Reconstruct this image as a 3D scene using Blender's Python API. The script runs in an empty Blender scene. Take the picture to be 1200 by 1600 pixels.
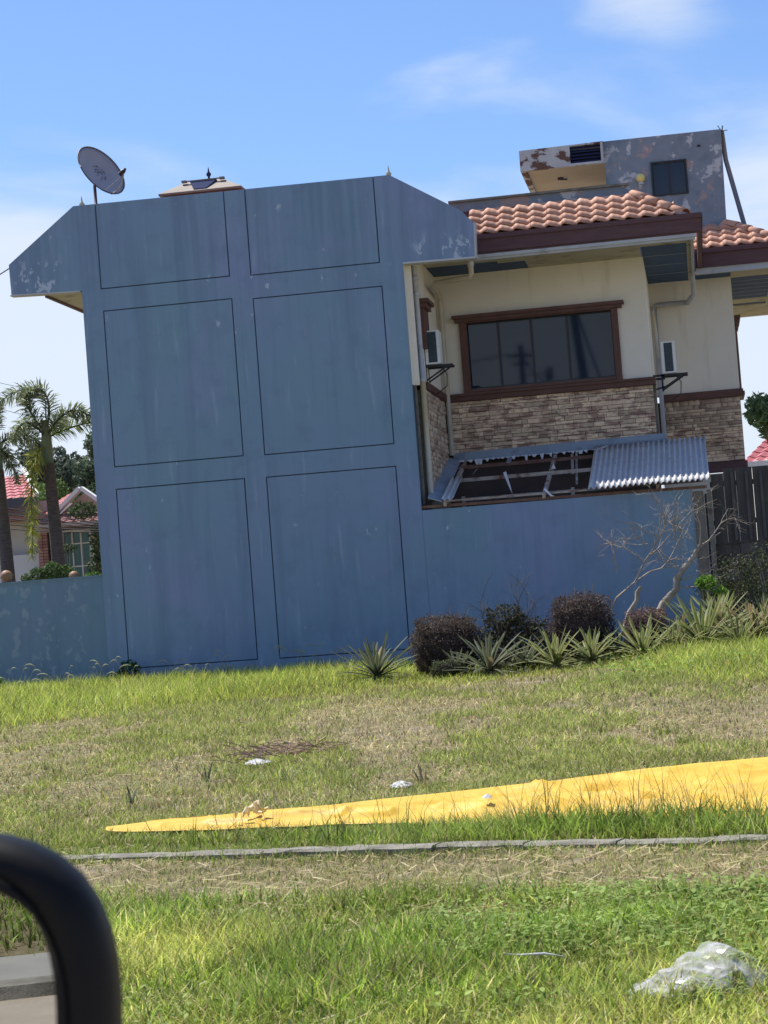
import bpy, bmesh, math, random
import numpy as np
from mathutils import Vector, Matrix
from mathutils import noise as mnoise
random.seed(7); rng = np.random.default_rng(11)
S = bpy.context.scene
COL = S.collection
# ------------------------------------------------------------------ camera
cam = bpy.data.cameras.new('camera'); camo = bpy.data.objects.new('camera', cam); COL.objects.link(camo)
CZ = 1.003
camo.matrix_world = Matrix(((0.98582043, 0.08076141, 0.14709073, 0), (0.14974726, -0.02785299, -0.98833191, 0),
                            (-0.07572216, 0.99634422, -0.03955185, CZ), (0, 0, 0, 1)))
cam.sensor_fit = 'HORIZONTAL'; cam.sensor_width = 36; cam.lens = 99
cam.clip_start = 0.05; cam.clip_end = 2000
cam.dof.use_dof = True; cam.dof.focus_distance = 30; cam.dof.aperture_fstop = 38
S.camera = camo
# ------------------------------------------------------------------ light
SUN_EL, SUN_AZ = 62, -55           # azimuth from +Y (behind the house), negative = to the left
w = bpy.data.worlds.new('World'); S.world = w; w.use_nodes = True
nt = w.node_tree; nt.nodes.clear(); N = nt.nodes.new; L = nt.links.new
out = N('ShaderNodeOutputWorld'); bg = N('ShaderNodeBackground'); sky = N('ShaderNodeTexSky')
sky.sky_type = 'NISHITA'; sky.sun_disc = False; sky.sun_elevation = math.radians(SUN_EL); sky.sun_rotation = math.radians(SUN_AZ)
sky.air_density = 1.0; sky.dust_density = 0.6; sky.ozone_density = 1.6
tc = N('ShaderNodeTexCoord'); mp = N('ShaderNodeMapping'); mp.inputs['Scale'].default_value = (1, 1, 2.6); mp.inputs['Rotation'].default_value = (0.25, 0.2, 0.3); mp.inputs['Location'].default_value = (3.1, 1.4, 2.2)
L(tc.outputs['Generated'], mp.inputs['Vector'])
n1 = N('ShaderNodeTexNoise'); n1.inputs['Scale'].default_value = 5.5; n1.inputs['Detail'].default_value = 7; n1.inputs['Roughness'].default_value = 0.52; n1.inputs['Distortion'].default_value = 0.35
L(mp.outputs[0], n1.inputs['Vector'])
r1 = N('ShaderNodeValToRGB'); r1.color_ramp.elements[0].position = 0.515; r1.color_ramp.elements[1].position = 0.86
r1.color_ramp.interpolation = 'EASE'
L(n1.outputs['Fac'], r1.inputs[0])
# more cloud towards the horizon
sep = N('ShaderNodeSeparateXYZ'); L(tc.outputs['Generated'], sep.inputs[0])
mr = N('ShaderNodeMapRange'); mr.inputs['From Min'].default_value = 0.02; mr.inputs['From Max'].default_value = 0.265
mr.inputs['To Min'].default_value = 0.70; mr.inputs['To Max'].default_value = 0.0; mr.interpolation_type = 'SMOOTHSTEP'
L(sep.outputs['Z'], mr.inputs['Value'])
add = N('ShaderNodeMath'); add.operation = 'ADD'; L(n1.outputs['Fac'], add.inputs[0])
ml = N('ShaderNodeMath'); ml.operation = 'MULTIPLY'; ml.inputs[1].default_value = 1.0; L(mr.outputs[0], ml.inputs[0]); L(ml.outputs[0], add.inputs[1])
L(add.outputs[0], r1.inputs[0])
# two small separate puffs of cloud high up
def puff(dx, dy, dz, r, k):
    d = Vector((dx, dy, dz)).normalized(); vm = N('ShaderNodeVectorMath'); vm.operation = 'DISTANCE'; vm.inputs[1].default_value = d; L(tc.outputs['Generated'], vm.inputs[0])
    q = N('ShaderNodeMapRange'); q.inputs['From Min'].default_value = r; q.inputs['From Max'].default_value = 0; q.inputs['To Max'].default_value = k; q.interpolation_type = 'SMOOTHSTEP'; L(vm.outputs['Value'], q.inputs['Value'])
    a_ = N('ShaderNodeMath'); a_.operation = 'ADD'; L(add_out[0], a_.inputs[0]); L(q.outputs[0], a_.inputs[1]); add_out[0] = a_.outputs[0]
add_out = [add.outputs[0]]
puff(-.004, .97, .272, .055, .27); puff(-.205, .95, .245, .022, .10); puff(.16, .95, .30, .06, .3); puff(-.5, .8, .33, .12, .3)
L(add_out[0], r1.inputs[0])
cm = N('ShaderNodeMath'); cm.operation = 'MULTIPLY'; cm.inputs[1].default_value = 0.90; L(r1.outputs[0], cm.inputs[0])
mixc = N('ShaderNodeMixRGB'); L(cm.outputs[0], mixc.inputs[0])
tint = N('ShaderNodeMixRGB'); tint.blend_type = 'MULTIPLY'; tint.inputs[0].default_value = 1; tint.inputs[2].default_value = (0.92, 1.12, 1.46, 1)
L(sky.outputs[0], tint.inputs[1]); L(tint.outputs[0], mixc.inputs[1]); mixc.inputs[2].default_value = (7.2, 7.9, 8.9, 1)
L(mixc.outputs[0], bg.inputs[0]); bg.inputs[1].default_value = 0.071; L(bg.outputs[0], out.inputs[0])
sl = bpy.data.lights.new('sun', 'SUN'); sl.energy = 4.8; sl.angle = math.radians(0.53); sl.color = (1, 0.95, 0.86)
so = bpy.data.objects.new('sun', sl); COL.objects.link(so)
_e, _a = math.radians(SUN_EL), math.radians(SUN_AZ)
so.rotation_euler = Vector((math.sin(_a) * math.cos(_e), math.cos(_a) * math.cos(_e), math.sin(_e))).to_track_quat('Z', 'Y').to_euler()
so.location = (-20, 20, 40)
vs = S.view_settings; vs.view_transform = 'Standard'; vs.look = 'None'; vs.gamma = 1; vs.use_curve_mapping = False; vs.exposure = 0.65
S.cycles.max_bounces = 7; S.cycles.transparent_max_bounces = 12

# ------------------------------------------------------------------ materials
def mat(name, c1, c2=None, scale=6, rough=0.8, bump=0.0, bscale=None, stretch=(1, 1, 1), c3=None, t3=(0.6, 0.7), s3=2.0, st3=(1, 1, 1),
        metal=0.0, spec=0.4, rnd=0.0, attr=None, transl=0.0, detail=6, lo=0.35, hi=0.65):
    m = bpy.data.materials.new(name); m.use_nodes = True; t = m.node_tree; t.nodes.clear(); N = t.nodes.new; L = t.links.new
    o = N('ShaderNodeOutputMaterial'); p = N('ShaderNodeBsdfPrincipled'); L(p.outputs[0], o.inputs[0])
    p.inputs['Roughness'].default_value = rough; p.inputs['Metallic'].default_value = metal; p.inputs['Specular IOR Level'].default_value = spec
    g = N('ShaderNodeNewGeometry')
    def nz(sc, st, det=6):
        mp = N('ShaderNodeMapping'); mp.inputs['Scale'].default_value = st; L(g.outputs['Position'], mp.inputs[0])
        n = N('ShaderNodeTexNoise'); n.inputs['Scale'].default_value = sc; n.inputs['Detail'].default_value = det; n.inputs['Roughness'].default_value = 0.6
        L(mp.outputs[0], n.inputs['Vector']); return n
    def ramp(src, a, b):
        r = N('ShaderNodeMapRange'); r.inputs['From Min'].default_value = a; r.inputs['From Max'].default_value = b; L(src, r.inputs['Value']); return r.outputs[0]
    if attr:
        a = N('ShaderNodeAttribute'); a.attribute_name = attr; col = a.outputs['Color']
        if c2:
            n = nz(scale, stretch); mx = N('ShaderNodeMixRGB'); mx.blend_type = 'MULTIPLY'; mx.inputs[0].default_value = 1
            mm = N('ShaderNodeMixRGB'); L(ramp(n.outputs['Fac'], lo, hi), mm.inputs[0]); mm.inputs[1].default_value = (*c1, 1); mm.inputs[2].default_value = (*c2, 1)
            L(col, mx.inputs[1]); L(mm.outputs[0], mx.inputs[2]); col = mx.outputs[0]
    elif c2:
        n = nz(scale, stretch, detail); mx = N('ShaderNodeMixRGB'); L(ramp(n.outputs['Fac'], lo, hi), mx.inputs[0])
        mx.inputs[1].default_value = (*c1, 1); mx.inputs[2].default_value = (*c2, 1); col = mx.outputs[0]
    else:
        r = N('ShaderNodeRGB'); r.outputs[0].default_value = (*c1, 1); col = r.outputs[0]
    if c3:
        n = nz(s3, st3, 8); mx = N('ShaderNodeMixRGB'); L(ramp(n.outputs['Fac'], *t3), mx.inputs[0]); L(col, mx.inputs[1]); mx.inputs[2].default_value = (*c3, 1); col = mx.outputs[0]
    if rnd:
        oi = N('ShaderNodeObjectInfo'); mr_ = N('ShaderNodeMapRange'); L(oi.outputs['Random'], mr_.inputs['Value']); mr_.inputs['To Min'].default_value = 1 - rnd; mr_.inputs['To Max'].default_value = 1 + rnd
        hs = N('ShaderNodeHueSaturation'); L(mr_.outputs[0], hs.inputs['Value']); L(col, hs.inputs['Color']); col = hs.outputs[0]
    L(col, p.inputs['Base Color'])
    if bump:
        n = nz(bscale or scale * 3, stretch, 8); b = N('ShaderNodeBump'); b.inputs['Strength'].default_value = bump; b.inputs['Distance'].default_value = 0.02
        L(n.outputs['Fac'], b.inputs['Height']); L(b.outputs[0], p.inputs['Normal'])
    if transl:
        tr = N('ShaderNodeBsdfTranslucent'); L(col, tr.inputs[0]); ms = N('ShaderNodeMixShader'); ms.inputs[0].default_value = transl
        L(p.outputs[0], ms.inputs[1]); L(tr.outputs[0], ms.inputs[2]); L(ms.outputs[0], o.inputs[0])
    m['col'] = 1
    return m

def paint_wall_mat(name, base, teal, viol, dark, chip):
    """weathered house paint: broad patches, vertical rain streaks, flaked spots"""
    m = bpy.data.materials.new(name); m.use_nodes = True; t = m.node_tree; t.nodes.clear(); N = t.nodes.new; L = t.links.new
    o = N('ShaderNodeOutputMaterial'); p = N('ShaderNodeBsdfPrincipled'); L(p.outputs[0], o.inputs[0]); p.inputs['Roughness'].default_value = 0.72; p.inputs['Specular IOR Level'].default_value = 0.3
    g = N('ShaderNodeNewGeometry')
    def nz(sc, st, off=(0, 0, 0), det=6, ro=0.55):
        mp = N('ShaderNodeMapping'); mp.inputs['Scale'].default_value = st; mp.inputs['Location'].default_value = off; L(g.outputs['Position'], mp.inputs[0])
        n = N('ShaderNodeTexNoise'); n.inputs['Scale'].default_value = sc; n.inputs['Detail'].default_value = det; n.inputs['Roughness'].default_value = ro; L(mp.outputs[0], n.inputs['Vector']); return n.outputs['Fac']
    def rr(src, a, b, c=0.0, d=1.0):
        r = N('ShaderNodeMapRange'); r.inputs['From Min'].default_value = a; r.inputs['From Max'].default_value = b; r.inputs['To Min'].default_value = c; r.inputs['To Max'].default_value = d; r.interpolation_type = 'SMOOTHSTEP'; L(src, r.inputs['Value']); return r.outputs[0]
    def mix(f, a, b):
        x = N('ShaderNodeMixRGB'); L(f, x.inputs[0])
        for i, v in ((1, a), (2, b)):
            if isinstance(v, tuple): x.inputs[i].default_value = (*v, 1)
            else: L(v, x.inputs[i])
        return x.outputs[0]
    def mul(a, b):
        x = N('ShaderNodeMath'); x.operation = 'MULTIPLY'; L(a, x.inputs[0])
        if isinstance(b, float): x.inputs[1].default_value = b
        else: L(b, x.inputs[1])
        return x.outputs[0]
    c = mix(rr(nz(0.5, (1, 1, 0.8)), 0.35, 0.65), base, teal)
    c = mix(rr(nz(0.6, (1, 1, 0.7), (5, 0, 3)), 0.45, 0.7), c, viol)
    c = mix(mul(rr(nz(1.0, (3.2, 1, 0.22), (1, 2, 0)), 0.48, 0.70), 0.42), c, dark)            # broad rain streaks
    c = mix(mul(rr(nz(1.0, (14, 1, 0.5), (3, 0, 7), 4), 0.52, 0.74), 0.25), c, dark)          # thin runs
    c = mix(mul(rr(nz(1.0, (9, 1, 0.8), (8, 0, 2), 4), 0.58, 0.75), 0.22), c, chip)            # chalky pale runs
    c = mix(mul(rr(nz(2.4, (1, 1, 1), (0, 9, 1), 8), 0.5, 0.75), 0.35), c, dark)
    sz_ = N('ShaderNodeSeparateXYZ'); L(g.outputs['Position'], sz_.inputs[0])
    c = mix(mul(mul(rr(nz(1.0, (4.5, 1, 0.16), (4, 2, 1), 5), 0.46, 0.62), rr(sz_.outputs['Z'], 4.6, 7.2)), 0.55), c, dark)   # roof run-off
    c = mix(mul(mul(rr(nz(1.3, (2.2, 1, 1), (9, 2, 3), 7), 0.42, 0.62), rr(sz_.outputs['Z'], 1.0, 0.1)), 0.5), c, dark)      # splash dirt at the foot
    # flaked spots, in a few areas only
    ch = mul(rr(nz(7, (1, 1, 0.6), (2, 2, 2), 5, 0.6), 0.635, 0.67), rr(nz(0.7, (1, 1, 2.2), (7, 1, 4), 3), 0.5, 0.62))
    sp = N('ShaderNodeSeparateXYZ'); L(g.outputs['Position'], sp.inputs[0])
    band = rr(nz(5.2, (1, 1, 0.7), (6, 2, 5), 5, 0.65), 0.545, 0.585)
    edge = mul(rr(sp.outputs['X'], -9.75, -10.0), rr(sp.outputs['Z'], 7.0, 6.6))               # left overhang is flaking
    edge2 = mul(rr(sp.outputs['X'], -4.2, -4.0), mul(rr(sp.outputs['Z'], 6.75, 6.4), rr(sp.outputs['Z'], 6.0, 6.2)))
    c = mix(mul(ch, 0.65), c, chip); c = mix(mul(mul(band, edge), 0.8), c, chip); c = mix(mul(mul(band, edge2), 0.8), c, chip)
    L(c, p.inputs['Base Color'])
    b = N('ShaderNodeBump'); b.inputs['Strength'].default_value = 0.3; b.inputs['Distance'].default_value = 0.01; L(nz(16, (1, 1, 1), det=8), b.inputs['Height']); L(b.outputs[0], p.inputs['Normal'])
    return m

M = {}
M['blue'] = paint_wall_mat('blue_wall_paint', (0.205, 0.296, 0.425), (0.190, 0.306, 0.40), (0.235, 0.292, 0.455), (0.14, 0.208, 0.305), (0.5, 0.56, 0.66))
M['blue_groove'] = mat('groove_dark_blue', (0.04, 0.07, 0.11), (0.07, 0.11, 0.16), 5, 0.9)  # darker blue for the slab that shows through the panel grooves
M['teal'] = paint_wall_mat('boundary_wall_paint', (0.165, 0.252, 0.34), (0.155, 0.26, 0.325), (0.175, 0.25, 0.355), (0.105, 0.175, 0.215), (0.24, 0.33, 0.39))
M['cream'] = mat('cream_wall_paint', (0.78, 0.73, 0.62), (0.82, 0.77, 0.67), 1.2, 0.85, 0.15, 20, c3=(0.60, 0.54, 0.42), t3=(0.55, 0.8), s3=1.5, st3=(3, 3, 0.3))
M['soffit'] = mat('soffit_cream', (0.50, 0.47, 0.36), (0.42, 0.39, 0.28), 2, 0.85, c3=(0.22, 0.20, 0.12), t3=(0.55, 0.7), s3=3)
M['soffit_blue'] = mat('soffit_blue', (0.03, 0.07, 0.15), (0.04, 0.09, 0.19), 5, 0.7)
M['brown'] = mat('brown_fascia_paint', (0.095, 0.042, 0.045), (0.125, 0.058, 0.06), 3, 0.55, 0.2, 30, (1, 1, 6))
M['trim'] = mat('wood_trim', (0.095, 0.042, 0.032), (0.13, 0.06, 0.045), 4, 0.55, 0.2, 20)
M['white'] = mat('gutter_white', (0.50, 0.51, 0.52), (0.42, 0.43, 0.44), 3, 0.5, c3=(0.3, 0.28, 0.24), t3=(0.6, 0.75), s3=4)
M['pipe'] = mat('pipe_cream', (0.56, 0.52, 0.42), (0.48, 0.43, 0.33), 3, 0.45, c3=(0.55, 0.38, 0.2), t3=(0.55, 0.75), s3=2)
M['glass'] = mat('tinted_glass', (0.008, 0.020, 0.045), (0.010, 0.024, 0.052), 1.5, 0.03, spec=0.42)
M['frame_dark'] = mat('dark_frame', (0.02, 0.022, 0.028), rough=0.4)
M['tile'] = mat('terracotta_tile', (0.52, 0.25, 0.155), (0.62, 0.34, 0.23), 5, 0.7, 0.2, 30, c3=(0.50, 0.32, 0.24), t3=(0.5, 0.75), s3=9, rnd=0.12)
M['deck'] = mat('roof_deck', (0.25, 0.10, 0.06), rough=0.9)
M['stone'] = mat('ledge_stone', (0.62, 0.46, 0.32), (0.76, 0.60, 0.43), 14, 0.85, 0.5, 40, c3=(0.38, 0.25, 0.19), t3=(0.50, 0.56), s3=3.4, st3=(1, 1, 3), rnd=0.30)
M['stone_attr'] = mat('ledge_stone_joined', (0.8, 0.8, 0.8), (1.15, 1.15, 1.15), 14, 0.85, 0.5, 40, attr='tint')
M['mortar'] = mat('stone_mortar', (0.07, 0.05, 0.04), (0.10, 0.07, 0.05), 10, 0.95)
M['pent'] = mat('peeling_grey_paint', (0.20, 0.235, 0.285), (0.25, 0.285, 0.34), 3, 0.85, 0.3, 25, c3=(0.40, 0.30, 0.28), t3=(0.56, 0.62), s3=2.6)
M['pent2'] = mat('peeling_white_paint', (0.55, 0.54, 0.53), (0.45, 0.45, 0.46), 3, 0.85, 0.3, 25, c3=(0.14, 0.075, 0.055), t3=(0.5, 0.55), s3=3.0, st3=(1, 1, 1.6))
def add_layer(m, col, t, s, off):
    t_ = m.node_tree; N = t_.nodes.new; L = t_.links.new; p = [n for n in t_.nodes if n.type == 'BSDF_PRINCIPLED'][0]
    src = p.inputs['Base Color'].links[0].from_socket; g = N('ShaderNodeNewGeometry'); mp = N('ShaderNodeMapping'); mp.inputs['Location'].default_value = off
    L(g.outputs['Position'], mp.inputs[0]); n = N('ShaderNodeTexNoise'); n.inputs['Scale'].default_value = s; n.inputs['Detail'].default_value = 8; n.inputs['Roughness'].default_value = 0.62; L(mp.outputs[0], n.inputs['Vector'])
    r = N('ShaderNodeMapRange'); r.inputs['From Min'].default_value = t[0]; r.inputs['From Max'].default_value = t[1]; L(n.outputs['Fac'], r.inputs['Value'])
    x = N('ShaderNodeMixRGB'); L(r.outputs[0], x.inputs[0]); L(src, x.inputs[1]); x.inputs[2].default_value = (*col, 1); L(x.outputs[0], p.inputs['Base Color'])
add_layer(M['pent'], (0.52, 0.52, 0.54), (0.56, 0.60), 3.0, (3, 1, 2)); add_layer(M['pent'], (0.10, 0.14, 0.19), (0.55, 0.7), 1.2, (8, 1, 5))
M['beige'] = mat('ceiling_beige', (0.50, 0.40, 0.28), (0.56, 0.46, 0.33), 2, 0.9)
M['zinc'] = mat('galvanised_sheet', (0.50, 0.49, 0.48), (0.60, 0.59, 0.58), 6, 0.6, metal=0.0, c3=(0.42, 0.40, 0.38), t3=(0.6, 0.8), s3=3)
M['flash'] = mat('painted_flashing', (0.22, 0.28, 0.35), (0.28, 0.34, 0.41), 3, 0.6, c3=(0.16, 0.17, 0.18), t3=(0.55, 0.7), s3=4)
M['rust'] = mat('rusty_purlin', (0.34, 0.27, 0.22), (0.46, 0.41, 0.36), 6, 0.85, c3=(0.15, 0.07, 0.04), t3=(0.5, 0.65), s3=5)
M['rustred'] = mat('red_brown_beam', (0.13, 0.065, 0.05), (0.20, 0.12, 0.09), 5, 0.9)
M['torn'] = mat('torn_white_sheet', (0.62, 0.63, 0.64), rough=0.6)
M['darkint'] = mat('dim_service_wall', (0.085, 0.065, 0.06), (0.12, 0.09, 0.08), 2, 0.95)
M['ac'] = mat('ac_white', (0.78, 0.79, 0.78), rough=0.4)
M['acdark'] = mat('ac_fin_dark', (0.03, 0.05, 0.065), (0.05, 0.075, 0.09), 30, 0.5)
M['black'] = mat('black_steel', (0.02, 0.02, 0.025), rough=0.5)
M['dish'] = mat('dish_grey', (0.30, 0.29, 0.32), (0.34, 0.33, 0.36), 4, 0.5)
M['dishedge'] = mat('dish_rim', (0.10, 0.07, 0.08), rough=0.5)
M['steel'] = mat('steel_tube', (0.20, 0.19, 0.20), rough=0.5, metal=0.3)
M['turret'] = mat('turret_roof', (0.20, 0.165, 0.14), (0.25, 0.21, 0.18), 3, 0.7)
M['turretdark'] = mat('turret_opening', (0.035, 0.045, 0.10), rough=0.95, spec=0.05)
M['concrete'] = mat('weathered_concrete', (0.16, 0.15, 0.125), (0.25, 0.235, 0.20), 7, 0.95, 0.4, 40, c3=(0.12, 0.11, 0.09), t3=(0.55, 0.7), s3=5)
M['road'] = mat('road_concrete', (0.32, 0.27, 0.22), (0.38, 0.33, 0.27), 2, 0.9, 0.3, 40)
M['pave'] = mat('pavement_grey', (0.22, 0.22, 0.20), (0.28, 0.27, 0.25), 2, 0.9)
M['block'] = mat('hollow_block', (0.06, 0.056, 0.055), (0.10, 0.09, 0.085), 6, 0.95, 0.6, 30, rnd=0.2)
M['board'] = mat('dark_weathered_board', (0.05, 0.046, 0.045), (0.08, 0.072, 0.068), 3, 0.9, 0.4, 12, (4, 4, 0.6), c3=(0.12, 0.09, 0.07), t3=(0.6, 0.75), s3=3, rnd=0.25)
M['batten'] = mat('fence_batten', (0.075, 0.07, 0.072), (0.11, 0.10, 0.095), 3, 0.9)
M['post'] = mat('old_post', (0.16, 0.14, 0.12), (0.24, 0.21, 0.18), 5, 0.95, 0.4, 30, c3=(0.07, 0.05, 0.04), t3=(0.5, 0.7), s3=5)
M['leafattr'] = mat('leaf', (0.8, 0.8, 0.8), (1.15, 1.15, 1.15), 3, 0.6, attr='tint', transl=0.34, spec=0.2)
M['grass'] = mat('grass_blade', (0.9, 0.9, 0.9), (1.1, 1.1, 1.1), 2, 0.55, attr='tint', transl=0.38, spec=0.35)
M['bark'] = mat('palm_bark', (0.055, 0.05, 0.055), (0.11, 0.10, 0.095), 8, 0.9, 0.4, 20, (1, 1, 4))
M['bark_green'] = mat('crownshaft', (0.13, 0.17, 0.07), (0.17, 0.20, 0.10), 5, 0.6)
M['barkbrown'] = mat('tree_bark', (0.10, 0.08, 0.06), (0.15, 0.12, 0.09), 8, 0.9, 0.4, 20)
M['dead'] = mat('dead_wood', (0.24, 0.20, 0.165), (0.36, 0.31, 0.26), 8, 0.9, 0.4, 30)
M['tarp'] = mat('yellow_tarpaulin', (0.54, 0.31, 0.015), (0.60, 0.38, 0.03), 1.6, 0.58, 0.6, 3.2, (1, 2.4, 1), c3=(0.42, 0.26, 0.04), t3=(0.58, 0.80), s3=2.5, spec=0.5)
M['redroof'] = mat('red_roof_tile', (0.34, 0.08, 0.09), (0.42, 0.14, 0.14), 8, 0.7, 0.3, 20)
M['pinkroof'] = mat('faded_red_roof', (0.28, 0.14, 0.13), (0.34, 0.19, 0.17), 5, 0.8)
M['hwall'] = mat('far_white_wall', (0.50, 0.47, 0.42), (0.55, 0.52, 0.47), 1, 0.9)
M['hwhite'] = mat('far_white_trim', (0.68, 0.66, 0.64), rough=0.8)
M['hpink'] = mat('far_pink_wall', (0.38, 0.27, 0.23), (0.46, 0.34, 0.29), 1, 0.9)
M['greenglass'] = mat('green_tinted_glass', (0.02, 0.09, 0.085), (0.03, 0.12, 0.11), 2, 0.1)
M['fasciadark'] = mat('far_dark_fascia', (0.08, 0.08, 0.10), rough=0.8)
M['brick'] = mat('pillar_brick', (0.30, 0.13, 0.10), (0.40, 0.22, 0.18), 6, 0.9, rnd=0.2)
M['ball'] = mat('terracotta_ball', (0.22, 0.12, 0.07), (0.28, 0.16, 0.09), 8, 0.6)
M['wire'] = mat('cable_rubber', (0.03, 0.03, 0.035), rough=0.6)
M['lampyellow'] = mat('yellow_globe', (0.80, 0.66, 0.22), rough=0.3)
M['spire'] = mat('spire_ceramic', (0.55, 0.50, 0.30), (0.45, 0.42, 0.30), 20, 0.5)
M['paper'] = mat('dirty_white_paper', (0.42, 0.42, 0.43), (0.55, 0.55, 0.56), 20, 0.8)
M['mirror'] = mat('mirror_glass', (0.50, 0.51, 0.49), rough=0.0, metal=1.0)
M['plastic'] = mat('black_car_plastic', (0.005, 0.0055, 0.006), (0.007, 0.007, 0.0075), 60, 0.5, spec=0.16)
M['poletimber'] = mat('utility_pole_wood', (0.08, 0.07, 0.06), rough=0.9)
M['soil'] = None

# ------------------------------------------------------------------ helpers
OFF = {}
def tag(o, label=None, cat=None, group=None, kind=None):
    if label: o['label'] = label
    if cat: o['category'] = cat
    if group: o['group'] = group
    if kind: o['kind'] = kind
    return o
def thing(name, label, cat, loc=(0, 0, 0), group=None):
    o = bpy.data.objects.new(name, None); COL.objects.link(o); o.location = loc; o.empty_display_size = 0.2; OFF[o.name] = Vector(loc)
    return tag(o, label, cat, group)
def mesh_obj(name, verts, faces, m, parent=None, smooth=False, loc=None):
    """verts in world coordinates; shifted to the parent's (or own) origin"""
    off = OFF[parent.name] if parent is not None else Vector(loc if loc is not None else (0, 0, 0))
    me = bpy.data.meshes.new(name)
    me.from_pydata([(v[0] - off[0], v[1] - off[1], v[2] - off[2]) for v in verts], [], faces)
    for x in (m if isinstance(m, (list, tuple)) else [m]): me.materials.append(x)
    if smooth:
        me.polygons.foreach_set('use_smooth', [True] * len(me.polygons))
    me.update()
    o = bpy.data.objects.new(name, me); COL.objects.link(o)
    if parent is not None: o.parent = parent; OFF[o.name] = off
    else: o.location = off; OFF[o.name] = off
    return o
class MB:
    def __init__(s): s.v = []; s.f = []
    def add(s, v, f):
        n = len(s.v); s.v += [tuple(x) for x in v]; s.f += [tuple(i + n for i in q) for q in f]; return s
    def box(s, x0, x1, y0, y1, z0, z1):
        return s.add([(x0, y0, z0), (x1, y0, z0), (x1, y1, z0), (x0, y1, z0), (x0, y0, z1), (x1, y0, z1), (x1, y1, z1), (x0, y1, z1)],
                     [(0, 3, 2, 1), (4, 5, 6, 7), (0, 1, 5, 4), (1, 2, 6, 5), (2, 3, 7, 6), (3, 0, 4, 7)])
    def tube(s, pts, r, n=8, cap=True):
        pts = [Vector(p) for p in pts]; rs = r if isinstance(r, (list, tuple)) else [r] * len(pts); rings = []
        up = Vector((0.13, 0.31, 0.94)); V = []
        for i, p in enumerate(pts):
            d = (pts[min(i + 1, len(pts) - 1)] - pts[max(i - 1, 0)]); d = d.normalized() if d.length > 1e-9 else Vector((0, 0, 1))
            a = d.cross(up)
            if a.length < 0.05: a = d.cross(Vector((1, 0, 0)))
            a.normalize(); b = d.cross(a)
            V += [p + (a * math.cos(t) + b * math.sin(t)) * rs[i] for t in [2 * math.pi * k / n for k in range(n)]]
        F = []
        for i in range(len(pts) - 1):
            for k in range(n): F.append((i * n + k, i * n + (k + 1) % n, (i + 1) * n + (k + 1) % n, (i + 1) * n + k))
        if cap: F.append(tuple(range(n))); F.append(tuple((len(pts) - 1) * n + k for k in reversed(range(n))))
        return s.add(V, F)
    def bar(s, a, b, w, h):
        a = Vector(a); b = Vector(b); d = (b - a).normalized(); u = Vector((0, 0, 1)); x = d.cross(u)
        if x.length < 0.05: x = Vector((1, 0, 0))
        x.normalize(); y = x.cross(d); V = [p + x * sx * w / 2 + y * sy * h / 2 for p in (a, b) for sx, sy in ((-1, -1), (1, -1), (1, 1), (-1, 1))]
        return s.add(V, [(0, 3, 2, 1), (4, 5, 6, 7), (0, 1, 5, 4), (1, 2, 6, 5), (2, 3, 7, 6), (3, 0, 4, 7)])
    def prism(s, poly, y0, y1):
        """poly in x,z, extruded along y"""
        n = len(poly); V = [(x, y0, z) for x, z in poly] + [(x, y1, z) for x, z in poly]
        ar = sum(poly[i][0] * poly[(i + 1) % n][1] - poly[(i + 1) % n][0] * poly[i][1] for i in range(n))
        F = [tuple(range(n)), tuple(reversed(range(n, 2 * n)))] + [((i + 1) % n, i, i + n, (i + 1) % n + n) for i in range(n)]
        if ar < 0: F = [tuple(reversed(f)) for f in F]
        return s.add(V, F)
    def lathe(s, prof, c, n=16):
        V = []; F = []
        for r, z in prof: V += [(c[0] + r * math.cos(2 * math.pi * k / n), c[1] + r * math.sin(2 * math.pi * k / n), c[2] + z) for k in range(n)]
        for i in range(len(prof) - 1):
            for k in range(n): F.append((i * n + k, i * n + (k + 1) % n, (i + 1) * n + (k + 1) % n, (i + 1) * n + k))
        return s.add(V, F)
    def build(s, name, m, parent=None, smooth=False, bevel=0, loc=None):
        o = mesh_obj(name, s.v, s.f, m, parent, smooth, loc)
        if bevel:
            bm = bmesh.new(); bm.from_mesh(o.data); bmesh.ops.bevel(bm, geom=bm.edges[:], offset=bevel, segments=2, affect='EDGES', clamp_overlap=True); bm.to_mesh(o.data); bm.free()
        return o
def box(name, x0, x1, y0, y1, z0, z1, m, parent=None, bevel=0, loc=None):
    return MB().box(x0, x1, y0, y1, z0, z1).build(name, m, parent, False, bevel, loc)
def plate(name, outer, holes, y0, y1, m, parent):
    """polygon with holes in x,z, extruded in y"""
    bm = bmesh.new(); es = []
    for loop in [outer] + holes:
        vs_ = [bm.verts.new((x, y0, z)) for x, z in loop]
        es += [bm.edges.new((vs_[i], vs_[(i + 1) % len(vs_)])) for i in range(len(vs_))]
    bmesh.ops.triangle_fill(bm, use_beauty=True, edges=es)
    r = bmesh.ops.extrude_face_region(bm, geom=bm.faces[:])
    for v in [g for g in r['geom'] if isinstance(g, bmesh.types.BMVert)]: v.co.y = y1
    bmesh.ops.recalc_face_normals(bm, faces=bm.faces[:])
    off = OFF[parent.name]
    for v in bm.verts: v.co -= off
    me = bpy.data.meshes.new(name); bm.to_mesh(me); bm.free(); me.materials.append(m)
    o = bpy.data.objects.new(name, me); COL.objects.link(o); o.parent = parent; OFF[o.name] = off
    return o
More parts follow.
